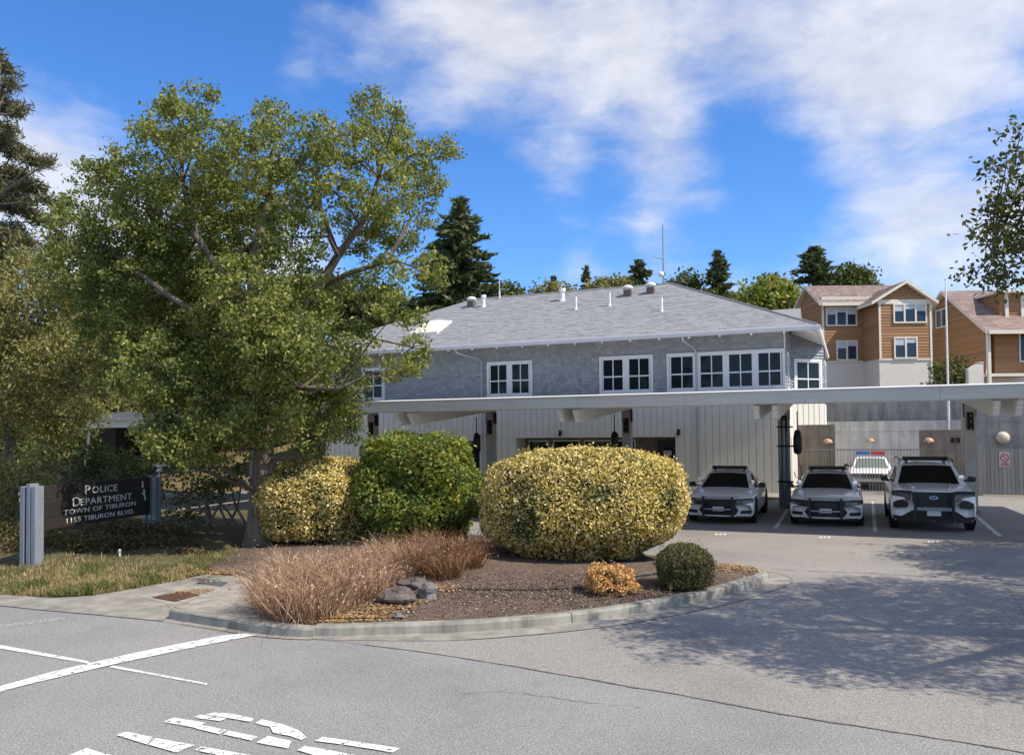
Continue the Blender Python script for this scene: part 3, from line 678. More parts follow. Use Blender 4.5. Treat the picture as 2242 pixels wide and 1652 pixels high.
for j in range(ns):
    t0 = j * ex * cs; t1 = min(HW - .02, (j + 1.15) * ex * cs); xa, xb = XE0 + t0 + .02, XE1 - t0 - .02; x = xa - random.uniform(0, .4)
    while x < xb:
        w = random.choice((.18, .26, .34, .45)) * random.uniform(.9, 1.1); a, c = max(xa, x), min(xb, x + w); x += w + .004
        if c - a < .03: continue
        th = random.choice((.008, .012, .02)); th2 = .004
        P = lambda xx, tt, h: (xx, YE0 + tt + nrm[1] * h, ZE + SL * tt + nrm[2] * h)
        tabs.hexa([P(a, t0, .001), P(c, t0, .001), P(c, t1, .001), P(a, t1, .001), P(a, t0, th), P(c, t0, th), P(c, t1, th2), P(a, t1, th2)])
stuff(part(tabs, 'roof_shingles', M['roofsh'], roof))
b = MB(); b.tube([(XE1, YE0, ZE + .01), (XE1 - HW, YE0 + HW, ZR + .01)], .06, 6); part(b, 'hip_cap', M['roofsh'], roof)
b = MB(); b.tube([(XE0, YE0, ZE + .01), (XE0 + HW, YE0 + HW, ZR + .01)], .06, 6); part(b, 'hip_cap', M['roofsh'], roof)
b = MB(); b.tube([(XE0 + HW, YE0 + HW, ZR + .01), (XE1 - HW, YE0 + HW, ZR + .01)], .06, 6); part(b, 'ridge_cap', M['roofsh'], roof)
b = MB(); b.prism([(YE0 - .002, ZE - .19), (YE0 - .09, ZE - .17), (YE0 - .12, ZE - .04), (YE0 - .1, ZE + .0), (YE0 - .002, ZE - .0)], XE1 + .12, 'x', XE0 - .1); part(b, 'gutter', M['guttermetal'], roof)
b = MB(); b.prism([(XE1 + .002, ZE - .2), (XE1 + .09, ZE - .17), (XE1 + .12, ZE - .04), (XE1 + .1, ZE), (XE1 + .002, ZE)], YE1 + .1, 'y', YE0 - .02); part(b, 'gutter', M['white'], roof)
x = XL + .3
while x < 1.2:
    b = MB(); q = [(YE0 + .03, ZE - T - .005), (YE0 + .05, ZE - T - .09), (-.02, ZE - T - .09 + SL * 1.15), (-.02, ZE - T - .004 + SL * 1.15)]; b.prism(q, x + .06, 'x', x); part(b, 'rafter_tail', M['white'], roof); x += 1.22
y = .3
while y < 11.5:
    b = MB(); q = [(XE1 - .03, ZE - T - .005), (XE1 - .05, ZE - T - .09), (.06, ZE - T - .09 + SL * 1.2), (.06, ZE - T - .004 + SL * 1.2)]; b.prism(q, y + .06, 'y', y); part(b, 'rafter_tail', M['white'], roof); y += 1.22
for x in (-3.47, -13.35):
    b = MB(); k = .35 if x > -5 else .75
    b.tube([(x - k, YE0 - .06, ZE - .18), (x - k + .03, YE0 - .04, ZE - .34), (x - .06, -.16, 6.08), (x, -.11, 5.9), (x, -.11, 4.0), (x, -.07, 3.84), (x, -.07, .2)], .038, 8); part(b, 'downspout', M['guttermetal'])
# rear roof beyond
b = MB(); b.add([(-4.5, 14.2, 8.6), (-.2, 14.2, 8.6), (-.2, 16.8, 9.9), (-4.5, 16.8, 9.9), (-.2, 19.4, 8.6), (-4.5, 19.4, 8.6)], [(0, 1, 2, 3), (3, 2, 4, 5), (1, 4, 2), (0, 3, 5)]); part(b, 'rear_roof', M['roofsh'])
b = MB(); b.box(-4.2, -.5, 14.5, 19.1, .2, 8.58); part(b, 'rear_wall', M['siding'])
# things fixed on the roof
def rp(x, y): return (x, y, roofz(y))
b = MB(); x, y, z = rp(-16.78, 1.3); 
def skyl(u, v_):
    xx = x - .75 + 1.5 * u; yy = y - .75 + 1.5 * v_; h = .12 + .26 * (math.sin(math.pi * u) * math.sin(math.pi * v_)) ** .5; return (xx, yy, roofz(yy) + h)
b.grid(lambda u, v_: skyl(u, v_), 8, 8); sk = part(b, 'skylight', M['skylight'], roof, smooth=True)
b = MB(); p = [rp(x + sx * .78, y + sy * .78) for sx, sy in ((-1, -1), (1, -1), (1, 1), (-1, 1))]; b.hexa([(a, c, d - .02) for a, c, d in p] + [(a, c, d + .13) for a, c, d in p]); part(b, 'skylight_kerb', M['vent'], roof)
for vx, vy in ((-16.1, 4.6), (-7.5, 4.35), (-6.4, 4.5)):
    x, y, z = rp(vx, vy); b = MB(); b.box(x - .18, x + .18, y - .18, y + .18, z - .15, z + .27); q = part(b, 'roof_vent', M['vent_b'], roof)
    b = MB(); b.lathe([(.15, 0), (.15, .06), (.26, .08), (.26, .15), (.19, .22), (.02, .27)], 16, (x, y, z + .27)); part(b, 'vent_cap', M['vent'], roof, smooth=False)
for vx, vy, r, h in ((-15.3, 4.4, .09, .62), (-10.9, 4.4, .11, .62)):
    x, y, z = rp(vx, vy); b = MB(); b.lathe([(r * 1.7, -.1), (r, .12), (r, h - .18), (r * 1.5, h - .16), (r * 1.5, h)], 12, (x, y, z)); part(b, 'flue_pipe', M['white'], roof)
for vx, vy in ((-9.66, 2.8), (-8.03, 2.97), (-5.26, 1.64)):
    x, y, z = rp(vx, vy); b = MB(); b.lathe([(.09, -.05), (.06, .08), (.05, .1), (.05, .62)], 10, (x, y, z)); part(b, 'vent_pipe', M['white'], roof)
x, y, z = -6.05, YE0 + HW, ZR
b = MB(); b.tube([(x, y, z - .1), (x, y, z + 1.1)], .045, 8); b.tube([(x, y, z + 1.1), (x, y, z + 3.0)], .03, 8); b.tube([(x + .05, y, z + 1.25), (x - .55, y - .1, z + 1.42)], .02, 6)
b.tube([(x, y, z + .3), (x + .15, y + .1, z + .3)], .02, 6); an = part(b, 'antenna_mast', M['steel'], roof)
b = MB(); b.lathe([(.01, -.12), (.13, -.1), (.15, .0), (.1, .12), (.01, .14)], 12, (x - .1, y - .08, z + .5)); part(b, 'antenna_dome', M['vent'], roof, smooth=True)
x, y, z = -14.9, 5.6, roofz(5.6)
b = MB(); b.tube([(x, y, z - .1), (x, y, z + 1.1)], .02, 6); b.tube([(x, y, z + .5), (x + .3, y, z + .5)], .016, 6); b.tube([(x, y, z - .05), (x, y, z + .45)], .05, 8); part(b, 'antenna_mast', M['vent'], roof)
# raised walk in front of the station
struct(sheet('sidewalk', [W2(x, y)[:2] for x, y in ((-23, -2.0), (1.0, -2.0), (1.0, 2.0), (-.1, .1), (-23, .1))], .15, M['walk']))
b = MB(); b.box(-23, 1.0, -2.15, -2.001, 0, .15); b.box(1.001, 1.15, -2.15, 2.0, 0, .15); b.build('kerb_edge', M['kerb'], kerb, loc=tuple(A0), rot=(0, 0, -YAW))

# ================================================================ CARPORT
CPY, PY = -12.0, 7.13     # fascia line and post line of the carport
def carport(label, x0, x1, posts, ztop, zbot, group, lower_beam=False, depth=9.7):
    o = thing('carport', label, 'carport', W2(0, CPY), -YAW, group)
    nf = max(1, int(round((x1 - x0) / 3.05))); fw = (x1 - x0) / nf
    for i in range(nf):
        b = MB(); b.box(x0 + i * fw + .003, x0 + (i + 1) * fw - .003, random.uniform(-.004, .004), .09, zbot + random.uniform(-.004, .004), ztop); b.build('fascia_board', M['fascia'], o)
    b = MB(); b.box(x0, x1, -.025, .11, ztop + .001, ztop + .028); b.build('drip_edge', M['trim'], o)
    s = .064
    b = MB(); b.hexa([(x0, .1, zbot + .06), (x1, .1, zbot + .06), (x1, depth, zbot + .06 + s * depth), (x0, depth, zbot + .06 + s * depth),
                      (x0, .1, zbot + .2), (x1, .1, zbot + .2), (x1, depth, zbot + .2 + s * depth), (x0, depth, zbot + .2 + s * depth)]); b.build('roof_deck', M['deck'], o)
    for yy in np.linspace(.9, depth - .2, 7):
        b = MB(); b.box(x0 + .02, x1 - .02, yy, yy + .06, zbot - .06 + s * yy, zbot + .06 + s * yy - .003); b.build('purlin', M['deck'], o)
    for px in posts:
        for sx in (-.235, .235):
            H = .40; z = lambda y_: zbot - .065 + s * y_
            pf = [(.32, z(.32)), (.32, z(.32) - .1), (.36, z(.36) - .13), (.42, z(.42) - .14), (.43, z(.43) - .2), (.50, z(.5) - .26), (.56, z(.56) - .36), (.72, z(.72) - H), (depth - .4, z(depth - .4) - H * .35), (depth - .2, z(depth - .2))]
            b = MB(); b.prism(pf, px + sx + .065, 'x', px + sx - .065); b.build('cantilever_beam', M['beam'], o)
        b = MB(); b.box(px - .16, px + .16, PY - .15, PY + .15, 0, zbot + .3); p = b.build('post', M['post'], o)
        b = MB(); b.box(px - .166, px - .1605, PY - .17, PY + .17, zbot - .35, zbot + .1); b.box(px + .1605, px + .166, PY - .17, PY + .17, zbot - .35, zbot + .1); b.box(px - .09, px + .09, PY - .2, PY - .152, zbot - .75, zbot - .2); b.build('bracket', M['dark'], p)
        for zz in (zbot - .7, zbot - .5, zbot - .3):
            b = MB(); b.lathe([(.022, 0), (.022, .03)], 8, (px, PY - .28, zz), 'y'); b.build('bolt', M['steel'], p)
        b = MB(); b.box(px - .2, px + .2, PY - .27, PY + .28, 0, .12); b.build('footing', M['kerb'], p)
    if lower_beam:
        b = MB(); b.box(x0 + .25, x1, .12, .3, zbot - .24, zbot - .002); b.build('edge_beam', M['deck'], o)
    return o
cp = carport('long grey carport with cantilever beams over the parked police cars', -17.0, 10.5, [-16.2, -10.72, -5.2, .32, 5.86], 3.68, 3.37, None)
# galvanised pipes strapped to the near post
for dx in (-.16, -.02, .13):
    b = MB(); b.tube([(.32 + dx, PY - .24, .1), (.32 + dx, PY - .24, 3.0)], .055, 8); b.build('conduit', M['steel'], cp)
for z in (.9, 2.1, 2.75):
    b = MB(); b.box(.07, .6, PY - .315, PY - .298, z, z + .05); b.build('strap', M['dark'], cp)
cpl = carport('lower end of the grey carport roof showing left of the big tree', -24.8, -17.6, [-22.5], 3.55, 3.25, None, True, 7.0)
b = MB(); b.box(-24.6, -23.7, .7, 1.2, 0, 3.04); b.build('pier', M['signwood'], cpl)
b = MB(); b.tube([(-24.75, .2, 1.6), (-24.6, .25, 2.5), (-24.5, .25, 3.2)], .05, 8); b.build('brace', M['beam'], cpl)
for i, (px, lab) in enumerate(((.32, 'black hose reel hanging on the carport post between the two white sedans'), (-5.2, 'black hose reel hanging on the carport post above the big variegated bush'), (-10.72, 'black hose reel hanging on the carport post above the round green bush'))):
    sd = 1 if i == 0 else -1
    lx = px + sd * .42 - (0 if i < 2 else .1)
    t = thing('hose_reel', lab, 'hose reel', W2(lx, CPY + PY - .26), -YAW, 'hose reels on the carport posts')
    b = MB(); b.lathe([(.08, 1.86), (.13, 1.92), (.15, 2.1), (.14, 2.4), (.1, 2.62), (.05, 2.68)], 14); b.build('reel_case', M['black'], t, smooth=True)
    b = MB(); b.tube([(0, 0, 2.66), (0, 0, 3.3)], .02, 6); b.build('hanger', M['black'], t)
    b = MB(); pts = [(-.02 * sd, -.05, 1.9), (.05 * sd, -.05, 1.5), (.12 * sd, -.05, 1.2), (.06 * sd, -.05, 1.0), (-.08 * sd, -.05, 1.1), (-.12 * sd, -.05, 1.25)] if i == 0 else [(0, 0, 1.9), (.03, 0, 1.75), (.02, 0, 1.66)]
    b.tube(pts, .014, 6); b.build('hose', M['black'], t)
    b = MB(); b.box(-.11, .11, .1, .14, 1.95, 2.6); b.build('back_plate', M['black'], t)

# ================================================================ WALLS AND GATES ON THE RIGHT
def wall_px(name, label, p0, p1, s, th, m, coping=None, z0=0.0):
    x0, zt = Lp(*p0, s); x1, _ = Lp(p1[0], p0[1], s)
    o = thing(name, label, 'wall', W2(x0, s), -YAW)
    b = MB(); b.box(0, x1 - x0, 0, th, z0, zt - (coping or 0)); b.build('wall_body', m, o)
    k = 0; w = x1 - x0
    if coping:
        b = MB(); b.box(-.03, w + .03, -.05, th + .05, zt - coping + .002, zt); b.build('coping', M['wall_conc_l'], o)
    z = z0 + .6
    while z < zt - (coping or 0) - .3:      # form-board joints
        b = MB(); b.box(.0, w, -.012, -.001, z, z + .55); b.build('cast_panel', m, o); z += .575
    return o, x0, x1, zt
wl, wx0, wx1, wz = wall_px('concrete_wall', 'brown concrete wall stub at the corner of the station behind the middle sedan', (1745, 941), (1828, 941), 2.6, .3, M['wall_conc_b'])
wr, rx0, rx1, rz = wall_px('concrete_wall', 'brown concrete wall pillar right of the barred gate, behind the white suv', (2013, 941), (2104, 941), 2.6, .3, M['wall_conc_b'])
wm, mx0, mx1, mz = wall_px('retaining_wall', 'light concrete retaining wall with pale coping at the back of the yard', (1800, 923), (2112, 923), 10.5, .5, M['wall_conc_l'], .5)
wu, ux0, ux1, uz = wall_px('retaining_wall', 'upper dark grey retaining wall below the brown houses', (1790, 881), (2125, 881), 12.0, .4, M['wall_conc'])
wg, gx0, gx1, gz = wall_px('concrete_wall', 'tall grey concrete wall at the right edge above the slatted gate', (2105, 908), (2420, 908), 3.3, .3, M['wall_conc'])
bf, bx0, bx1, bz = wall_px('concrete_wall', 'far dark concrete wall rising behind the right end of the carport', (2112, 880), (2500, 880), 9.0, .3, M['wall_conc'])
def dome_lamp(px, py, s, label, r=.2, full=False):
    x, z = Lp(px, py, s); t = thing('wall_lamp', label, 'wall lamp', W2(x, s), -YAW, 'lamps on the concrete walls')
    b = MB(); b.lathe([(r * .6, 0), (r * .6, -.03)], 16, (0, -.001, z), 'y'); b.build('back_plate', M['steel'], t)
    b = MB()
    if full: b.lathe([(r, -.032), (r * .97, -.08), (r * .8, -.14), (r * .45, -.19), (.01, -.2)], 20, (0, 0, z), 'y'); b.build('diffuser', M['lampglass'], t, smooth=True)
    else:
        def q(u, v_):
            a = math.pi * u; e = math.pi / 2 * v_; return (r * math.cos(a) * math.cos(e), -.032 - r * .9 * math.sin(a) * math.cos(e), z - .07 + r * .9 * math.sin(e))
        b.grid(q, 12, 6); b.build('lamp_shade', M['lampcopper'], t, smooth=True)
        b = MB(); b.lathe([(.05, -.12), (.09, -.07), (.07, .0)], 10, (0, -.1, z), 'z'); b.build('bulb', M['lampglass'], t)
dome_lamp(1812, 965, 2.57, 'copper half dome lamp on the brown wall stub by the station corner')
dome_lamp(1905, 963, 10.5, 'small copper half dome lamp on the pale wall at the back of the yard')
dome_lamp(2033, 963, 2.57, 'copper half dome lamp on the brown pillar above the white suv')
dome_lamp(2195, 958, 3.25, 'large round cream lamp on the tall wall above the slatted gate', .25, True)
b = MB()
for px in (2086, 2098):
    x, z = Lp(px, 963, 2.6); bb = MB(); bb.box(x - .06 - rx0, x + .06 - rx0, -.05, -.012, z - .1, z + .1); bb.build('junction_box', M['black'], wr)
# barred gate
x0, zt = Lp(1768, 981, 2.1); x1, _ = Lp(2022, 981, 2.1)
gate = thing('barred_gate', 'grey metal barred sliding gate across the yard behind the parked cars', 'gate', W2(x0, 2.1), -YAW)
n = int((x1 - x0) / .115); pm = MB().box(-.012, .012, -.012, .012, .1, zt - .02).mesh('picket', M['fencemetal'])
for i in range(n + 1): new_obj('picket', pm, gate, ((x1 - x0) * i / n, 0, 0))
for z in (.14, zt - .06):
    b = MB(); b.box(0, x1 - x0, -.03, -.0125, z - .025, z + .025); b.build('rail', M['fencemetal'], gate)
# slatted gate at right edge
x0, zt = Lp(2150, 982, 2.6); x1, _ = Lp(2330, 982, 2.6)
sg = thing('slatted_gate', 'grey gate of upright boards at the right edge with a small red and white sign', 'gate', W2(x0, 2.6), -YAW)
n = int((x1 - x0) / .13); w = (x1 - x0) / n; bm_ = MB().box(.008, w - .008, -.03, .0, .08, zt).mesh('board', M['gatewood'])
for i in range(n): new_obj('board', bm_, sg, (i * w, random.uniform(-.012, .012), random.uniform(-.01, .01)))
for z in (.5, 1.7):
    b = MB(); b.box(0, x1 - x0, .02, .08, z, z + .1); b.build('rail', M['gatewood'], sg)
b = MB(); b.box(-.16, -.01, -.1, .15, 0, zt + .1); b.build('gate_post', M['fencemetal'], sg)
sx, sz = Lp(2200, 1005, 2.5)
ns_ = thing('warning_sign', 'small faded red and white sign fixed on the slatted gate', 'sign', W2(sx, 2.535), -YAW)
b = MB(); b.box(-.19, .19, -.012, 0, sz - .3, sz + .3); b.build('plate', M['nosign'], ns_)
b = MB(); 
for k in range(20):
    a0_, a1_ = 2 * math.pi * k / 20, 2 * math.pi * (k + 1) / 20
    b.add([(r * math.cos(a), -.014, sz + .06 + r * math.sin(a)) for a, r in ((a0_, .11), (a1_, .11), (a1_, .15), (a0_, .15))], [(0, 1, 2, 3)])
b.add([(-.1, -.0145, sz + .15), (-.07, -.0145, sz + .17), (.1, -.0145, sz - .03), (.07, -.0145, sz - .05)], [(0, 1, 2, 3)])
b.box(-.14, .14, -.0135, -.0125, sz - .24, sz - .19); b.box(-.1, .1, -.0135, -.0125, sz - .16, sz - .12); b.build('emblem', M['nosign_r'], ns_)
# flagpole
fp = D(2078, 940, 39); top = D(2073, 612, 39)
fl = thing('flagpole', 'tall white flagpole standing between the two brown houses', 'flagpole', (fp[0], fp[1], 0))
b = MB(); b.tube([(0, 0, 0), (0, 0, 4), (0, 0, float(top[2]))], [.06, .052, .035], 10); b.build('pole', M['white'], fl)
b = MB(); b.lathe([(.01, -.06), (.06, 0), (.01, .06)], 10, (0, 0, float(top[2]) + .05)); b.build('finial', M['vent'], fl)
b = MB(); b.box(-.03, .03, -.14, -.09, 1.2, 1.5); b.build('cleat', M['steel'], fl)
b = MB(); b.lathe([(.25, 0), (.2, .1), (.09, .14)], 12); b.build('base', M['kerb'], fl)

# ================================================================ BROWN HOUSES ON THE HILL
def boards(parent, x0, x1, z0, z1, y, m=None, ex=.2, clip=None, name='siding_board', axis='x'):
    z = z0
    while z < z1 - .03:
        h = min(ex, z1 - z); a, c = x0, x1
        if clip:
            a, c = clip(z + h)
            if c - a < .1: break
        b = MB()
        if axis == 'x': b.hexa([(a, y - .035, z), (c, y - .035, z), (c, y, z), (a, y, z), (a, y - .012, z + h - .006), (c, y - .012, z + h - .006), (c, y, z + h - .006), (a, y, z + h - .006)])
        else: b.hexa([(y - .035, a, z), (y, a, z), (y, c, z), (y - .035, c, z), (y - .012, a, z + h - .006), (y, a, z + h - .006), (y, c, z + h - .006), (y - .012, c, z + h - .006)])
        b.build(name, m or M['brown'], parent); z += ex
h1 = thing('brown_house', 'brown lap sided house with cream base and front gable above the retaining wall', 'house', (0, 0, 0))
def HX(px, py, d): p = D(px, py, d); return float(p[0]), float(p[2])
dm, db = 56.5, 54.0
xa, zt = HX(1799, 668, dm); xb, zm = HX(1925, 789, dm); ba0, bt = HX(1922.5, 662, db); bb1, bm1 = HX(2040.5, 784, db)
b = MB(); b.box(xa, ba0 + 1, dm + .01, 62, 2.5, zt + .6); b.build('main_wall', M['stucco'], h1)
b = MB(); b.box(ba0, bb1, db + .01, 61, 2.5, bt + .1); b.build('bay_wall', M['stucco'], h1)
boards(h1, xa, xb, zm, zt + .3, dm); boards(h1, ba0, bb1, bm1, bt + .05, db)
boards(h1, dm, 62, zm, zt + .1, xa, axis='y'); boards(h1, db, dm, bm1, bt, ba0, axis='y')
# left gable end
xr, zr = HX(1759.6, 626, 58.9); ze = HX(1792, 663, 56.0)[1]
boards(h1, dm, 62, zt + .1, zr - .1, xa, axis='y', clip=lambda z: (58.9 - (zr - z) / (zr - ze) * 2.5, 58.9 + (zr - z) / (zr - ze) * 2.5))
pk = HX(1979.5, 619, db); el = HX(1909, 660, db - .4); er = HX(2055, 658, db - .4)
boards(h1, ba0, bb1, bt + .06, pk[1] - .1, db, clip=lambda z: (pk[0] - (pk[1] - z) / (pk[1] - el[1]) * (pk[0] - el[0]) + .1, pk[0] + (pk[1] - z) / (pk[1] - er[1]) * (er[0] - pk[0]) - .1))
b = MB(); b.box(ba0 - .05, bb1 + .05, db - .07, db - .036, bt - .12, bt + .18); b.build('gable_band', M['housetrim'], h1)
for x in (ba0, bb1 - .12):
    b = MB(); b.box(x, x + .14, db - .06, db - .036, bm1 - 2.6 if x > ba0 else bm1, bt - .12); b.build('corner_board', M['housetrim'], h1)
b = MB(); b.box(xa - .03, xa + .12, dm - .06, dm - .036, zm, zt); b.build('corner_board', M['housetrim'], h1)
for (q0, q1, zz, y) in ((xa, xb, zm, dm), (ba0, bb1, bm1, db)):
    b = MB(); b.box(q0 - .02, q1 + .02, y - .05, y + .0, zz - .12, zz - .004); b.build('skirt_trim', M['housetrim'], h1)
def slab(parent, pts, t, m, name='roof', edge=None):
    b = MB(); n = len(pts); v = [(x, y, z) for x, y, z in pts] + [(x, y, z - t) for x, y, z in pts]
    b.add(v, [tuple(range(n)), tuple(range(n, 2 * n))[::-1]] + [(i, n + i, n + (i + 1) % n, (i + 1) % n) for i in range(n)]); return b.build(name, m, parent)
def roof_rows(parent, a, b_, c, d, n, m):
    """shingle courses on a slope: a-b lower edge, d-c upper edge"""
    a, b_, c, d = [np.array(p, float) for p in (a, b_, c, d)]; nr = np.cross(b_ - a, d - a); nr /= np.linalg.norm(nr)
    if nr[2] < 0: nr = -nr
    mbx = MB()
    for i in range(n):
        t0, t1 = i / n, min(1, (i + 1.05) / n); k = 34; 
        for j in range(k):
            u0, u1 = j / k, (j + 1) / k; P = lambda u, t, h: (a + (b_ - a) * u) * (1 - t) + (d + (c - d) * u) * t + nr * h
            th = random.uniform(.015, .035); mbx.hexa([P(u0, t0, .002), P(u1, t0, .002), P(u1, t1, .002), P(u0, t1, .002), P(u0, t0, th), P(u1, t0, th), P(u1, t1, .006), P(u0, t1, .006)])
    stuff(mbx.build('roof_shingles', m, parent))
XR = bb1 + 1.0
rf = slab(h1, [(xa - .35, 56.0, ze), (XR, 56.0, ze), (XR, 58.9, zr), (xa - .35, 58.9, zr)], .18, M['housetrim']); slab(h1, [(xa - .35, 58.9, zr), (XR, 58.9, zr), (XR, 62.4, ze - .2), (xa - .35, 62.4, ze - .2)], .18, M['housetrim'])
roof_rows(h1, (xa - .35, 56.0, ze), (XR, 56.0, ze), (XR, 58.9, zr), (xa - .35, 58.9, zr), 16, M['houseroof'])
b = MB(); b.box(xa - .2, ba0 - .1, 55.88, 55.998, ze - .22, ze + .01); b.build('gutter', M['housetrim'], h1)
for e_ in (el, er):
    slab(h1, [(e_[0], db - .4, e_[1]), (pk[0], db - .4, pk[1] + .12), (pk[0], 58.9, pk[1] + .12), (e_[0], 58.9, e_[1])], .2, M['housetrim'])
    roof_rows(h1, (e_[0], db - .38, e_[1]), (e_[0], 58.9, e_[1]), (pk[0], 58.9, pk[1] + .12), (pk[0], db - .38, pk[1] + .12), 10, M['houseroof'])
def hwin(parent, p0, p1, d, n, blind=True):
    x0, z1 = HX(*p0, d); x1, z0 = HX(*p1, d)
    b = MB(); f = .1; b.box(x0, x1, d - .1, d - .04, z1 - f, z1); b.box(x0, x1, d - .11, d - .04, z0, z0 + f); b.box(x0, x0 + f, d - .099, d - .04, z0 + f, z1 - f); b.box(x1 - f, x1, d - .099, d - .04, z0 + f, z1 - f)
    for i in range(1, n): xm = x0 + (x1 - x0) * i / n; b.box(xm - .06, xm + .06, d - .098, d - .04, z0 + f, z1 - f)
    w = b.build('window', M['housetrim'], parent)
    for i in range(n):
        u0 = x0 + (x1 - x0) * i / n + (.06 if i else f); u1 = x0 + (x1 - x0) * (i + 1) / n - (.06 if i < n - 1 else f); hz = z1 - f - .42 * (z1 - z0) * (.75 if i != 1 else .5)
        b = MB(); b.box(u0, u1, d - .06, d - .05, z0 + f, hz if blind else z1 - f); b.build('pane', M['glass_blue'], w)
        if blind: b = MB(); b.box(u0, u1, d - .061, d - .052, hz + .002, z1 - f); b.build('blind', M['shade'], w)
hwin(h1, (1807, 672.6), (1876, 713.7), dm, 3); hwin(h1, (1829.8, 745.5), (1877.5, 789), dm, 2); hwin(h1, (1954.3, 664.7), (2028.5, 707), db, 3); hwin(h1, (1955.7, 737.6), (2008.6, 785), db, 2)

h2 = thing('brown_house', 'larger brown house with long side roof slope at the right edge behind the flagpole', 'house', (0, 0, 0))
X2, DF, DR, DB_ = 32.45, 54.3, 59.5, 64.7
ze2 = HX(2167, 719, DF)[1]; zr2 = HX(2080, 638, DR)[1]; zb2 = HX(2167, 818, DF)[1]
b = MB(); b.box(X2 + .01, 52, DF + 1.6, DB_, 3.0, ze2 + .5); b.box(X2 + .012, X2 + .3, DF + .3, DF + 1.6, zb2, ze2); b.build('wall_body', M['stucco'], h2)
boards(h2, DF + .3, DB_, zb2, ze2 + .1, X2, axis='y'); sl2 = (zr2 - ze2) / (DR - DF)
boards(h2, DF, DB_, ze2 + .1, zr2 - .1, X2, axis='y', clip=lambda z: (DR - (zr2 - z) / sl2 + .15, DR + (zr2 - z) / sl2 - .15))
for a, c in (((DF - .4, ze2 - .2), (DR, zr2 + .06)), ((DR, zr2 + .06), (DB_ + .4, ze2 - .2))):
    slab(h2, [(X2 - .35, a[0], a[1]), (52, a[0], a[1]), (52, c[0], c[1]), (X2 - .35, c[0], c[1])], .2, M['housetrim'])
roof_rows(h2, (X2 - .35, DF - .4, ze2 - .2), (52, DF - .4, ze2 - .2), (52, DR, zr2 + .06), (X2 - .35, DR, zr2 + .06), 22, M['houseroof'])
b = MB(); b.box(X2 - .2, 52, DF - .52, DF - .401, ze2 - .42, ze2 - .18); b.build('gutter', M['housetrim'], h2)
# dormer
XD = 34.2; zd = HX(2205, 641, 55.5)[1]
boards(h2, XD, 52, 10.0, zd, 55.8); b = MB(); b.box(XD + .01, 52, 55.81, 62, 9.2, zd); b.build('dormer_wall', M['brown'], h2)
boards(h2, 55.8, 60.8, 10.1, zd, XD, axis='y')
b = MB(); b.box(XD - .3, 52, 55.3, 62, zd + .001, zd + .18); b.build('dormer_roof', M['housetrim'], h2)
for px in (2205, 2240):
    x, _ = HX(px, 700, 55.7); b = MB(); b.box(x - .12, x + .12, 55.67, 55.76, 10.0, zd - .02); b.build('dormer_trim', M['housetrim'], h2)
# front wall under the eave
x0, z1 = HX(2176, 735, DF + .6); x1, z0 = HX(2228, 818, DF + .6)
boards(h2, x0, x1 + 6, z0, z1 + .6, DF + .6); b = MB(); b.box(x0, 52, DF + .61, DF + 1.6, z0, ze2 - .1); b.build('front_wall', M['brown'], h2)
b = MB(); b.box(X2 - .1, x1 + .2, DF - .05, DF + .62, z0 - .2, z0 - .003); b.build('porch_sill', M['housetrim'], h2)
b = MB(); b.box(X2 - .06, X2 + .14, DF - .1, DF + .1, 3.2, ze2 - .25); b.build('porch_post', M['housetrim'], h2)
hwin(h2, (2229, 728), (2290, 792), DF + .6, 2, False)
b = MB(); b.box(x0, 52, DF + .9, DF + 1.55, 3.0, z0 - .22); b.build('porch_base', M['stucco'], h2)
for (q0, q1) in (((2036, 686), (2049, 723)), ((2056, 676), (2082, 717))):
    d0 = X2 * FPX / (q1[0] - 1121); d1 = X2 * FPX / (q0[0] - 1121); zA = D(q0[0], q0[1], (d0 + d1) / 2)[2]; zB = D(q0[0], q1[1], (d0 + d1) / 2)[2]
    b = MB(); f = .1; b.box(X2 - .1, X2 - .04, d0, d1, zB, zB + f); b.box(X2 - .1, X2 - .04, d0, d1, zA - f, zA); b.box(X2 - .099, X2 - .04, d0, d0 + f, zB + f, zA - f); b.box(X2 - .099, X2 - .04, d1 - f, d1, zB + f, zA - f)
    b.box(X2 - .098, X2 - .04, (d0 + d1) / 2 - .05, (d0 + d1) / 2 + .05, zB + f, zA - f); w = b.build('window', M['housetrim'], h2)
    for a, c in ((d0 + f, (d0 + d1) / 2 - .05), ((d0 + d1) / 2 + .05, d1 - f)):
        b = MB(); b.box(X2 - .06, X2 - .05, a, c, zB + f, zA - f); b.build('pane', M['glass'], w)
x0, z1 = HX(2120, 795, 46.5); x1, _ = HX(2153, 795, 46.5)
sw = thing('garden_wall', 'short cream stucco garden wall beside the dark shrub by the right house', 'wall', (x0, 46.5, 0)); b = MB(); b.prism([(0, 3), (x1 - x0, 3), (x1 - x0, z1), (x1 - x0 - .25, z1 + .02), (0, z1 - .35)], .3, 'y', 0); b.build('wall_body', M['stucco'], sw)
b = MB(); b.box(x1 - x0 - .28, x1 - x0 + .03, -.03, .33, z1 + .022, z1 + .07); b.build('coping', M['housetrim'], sw)

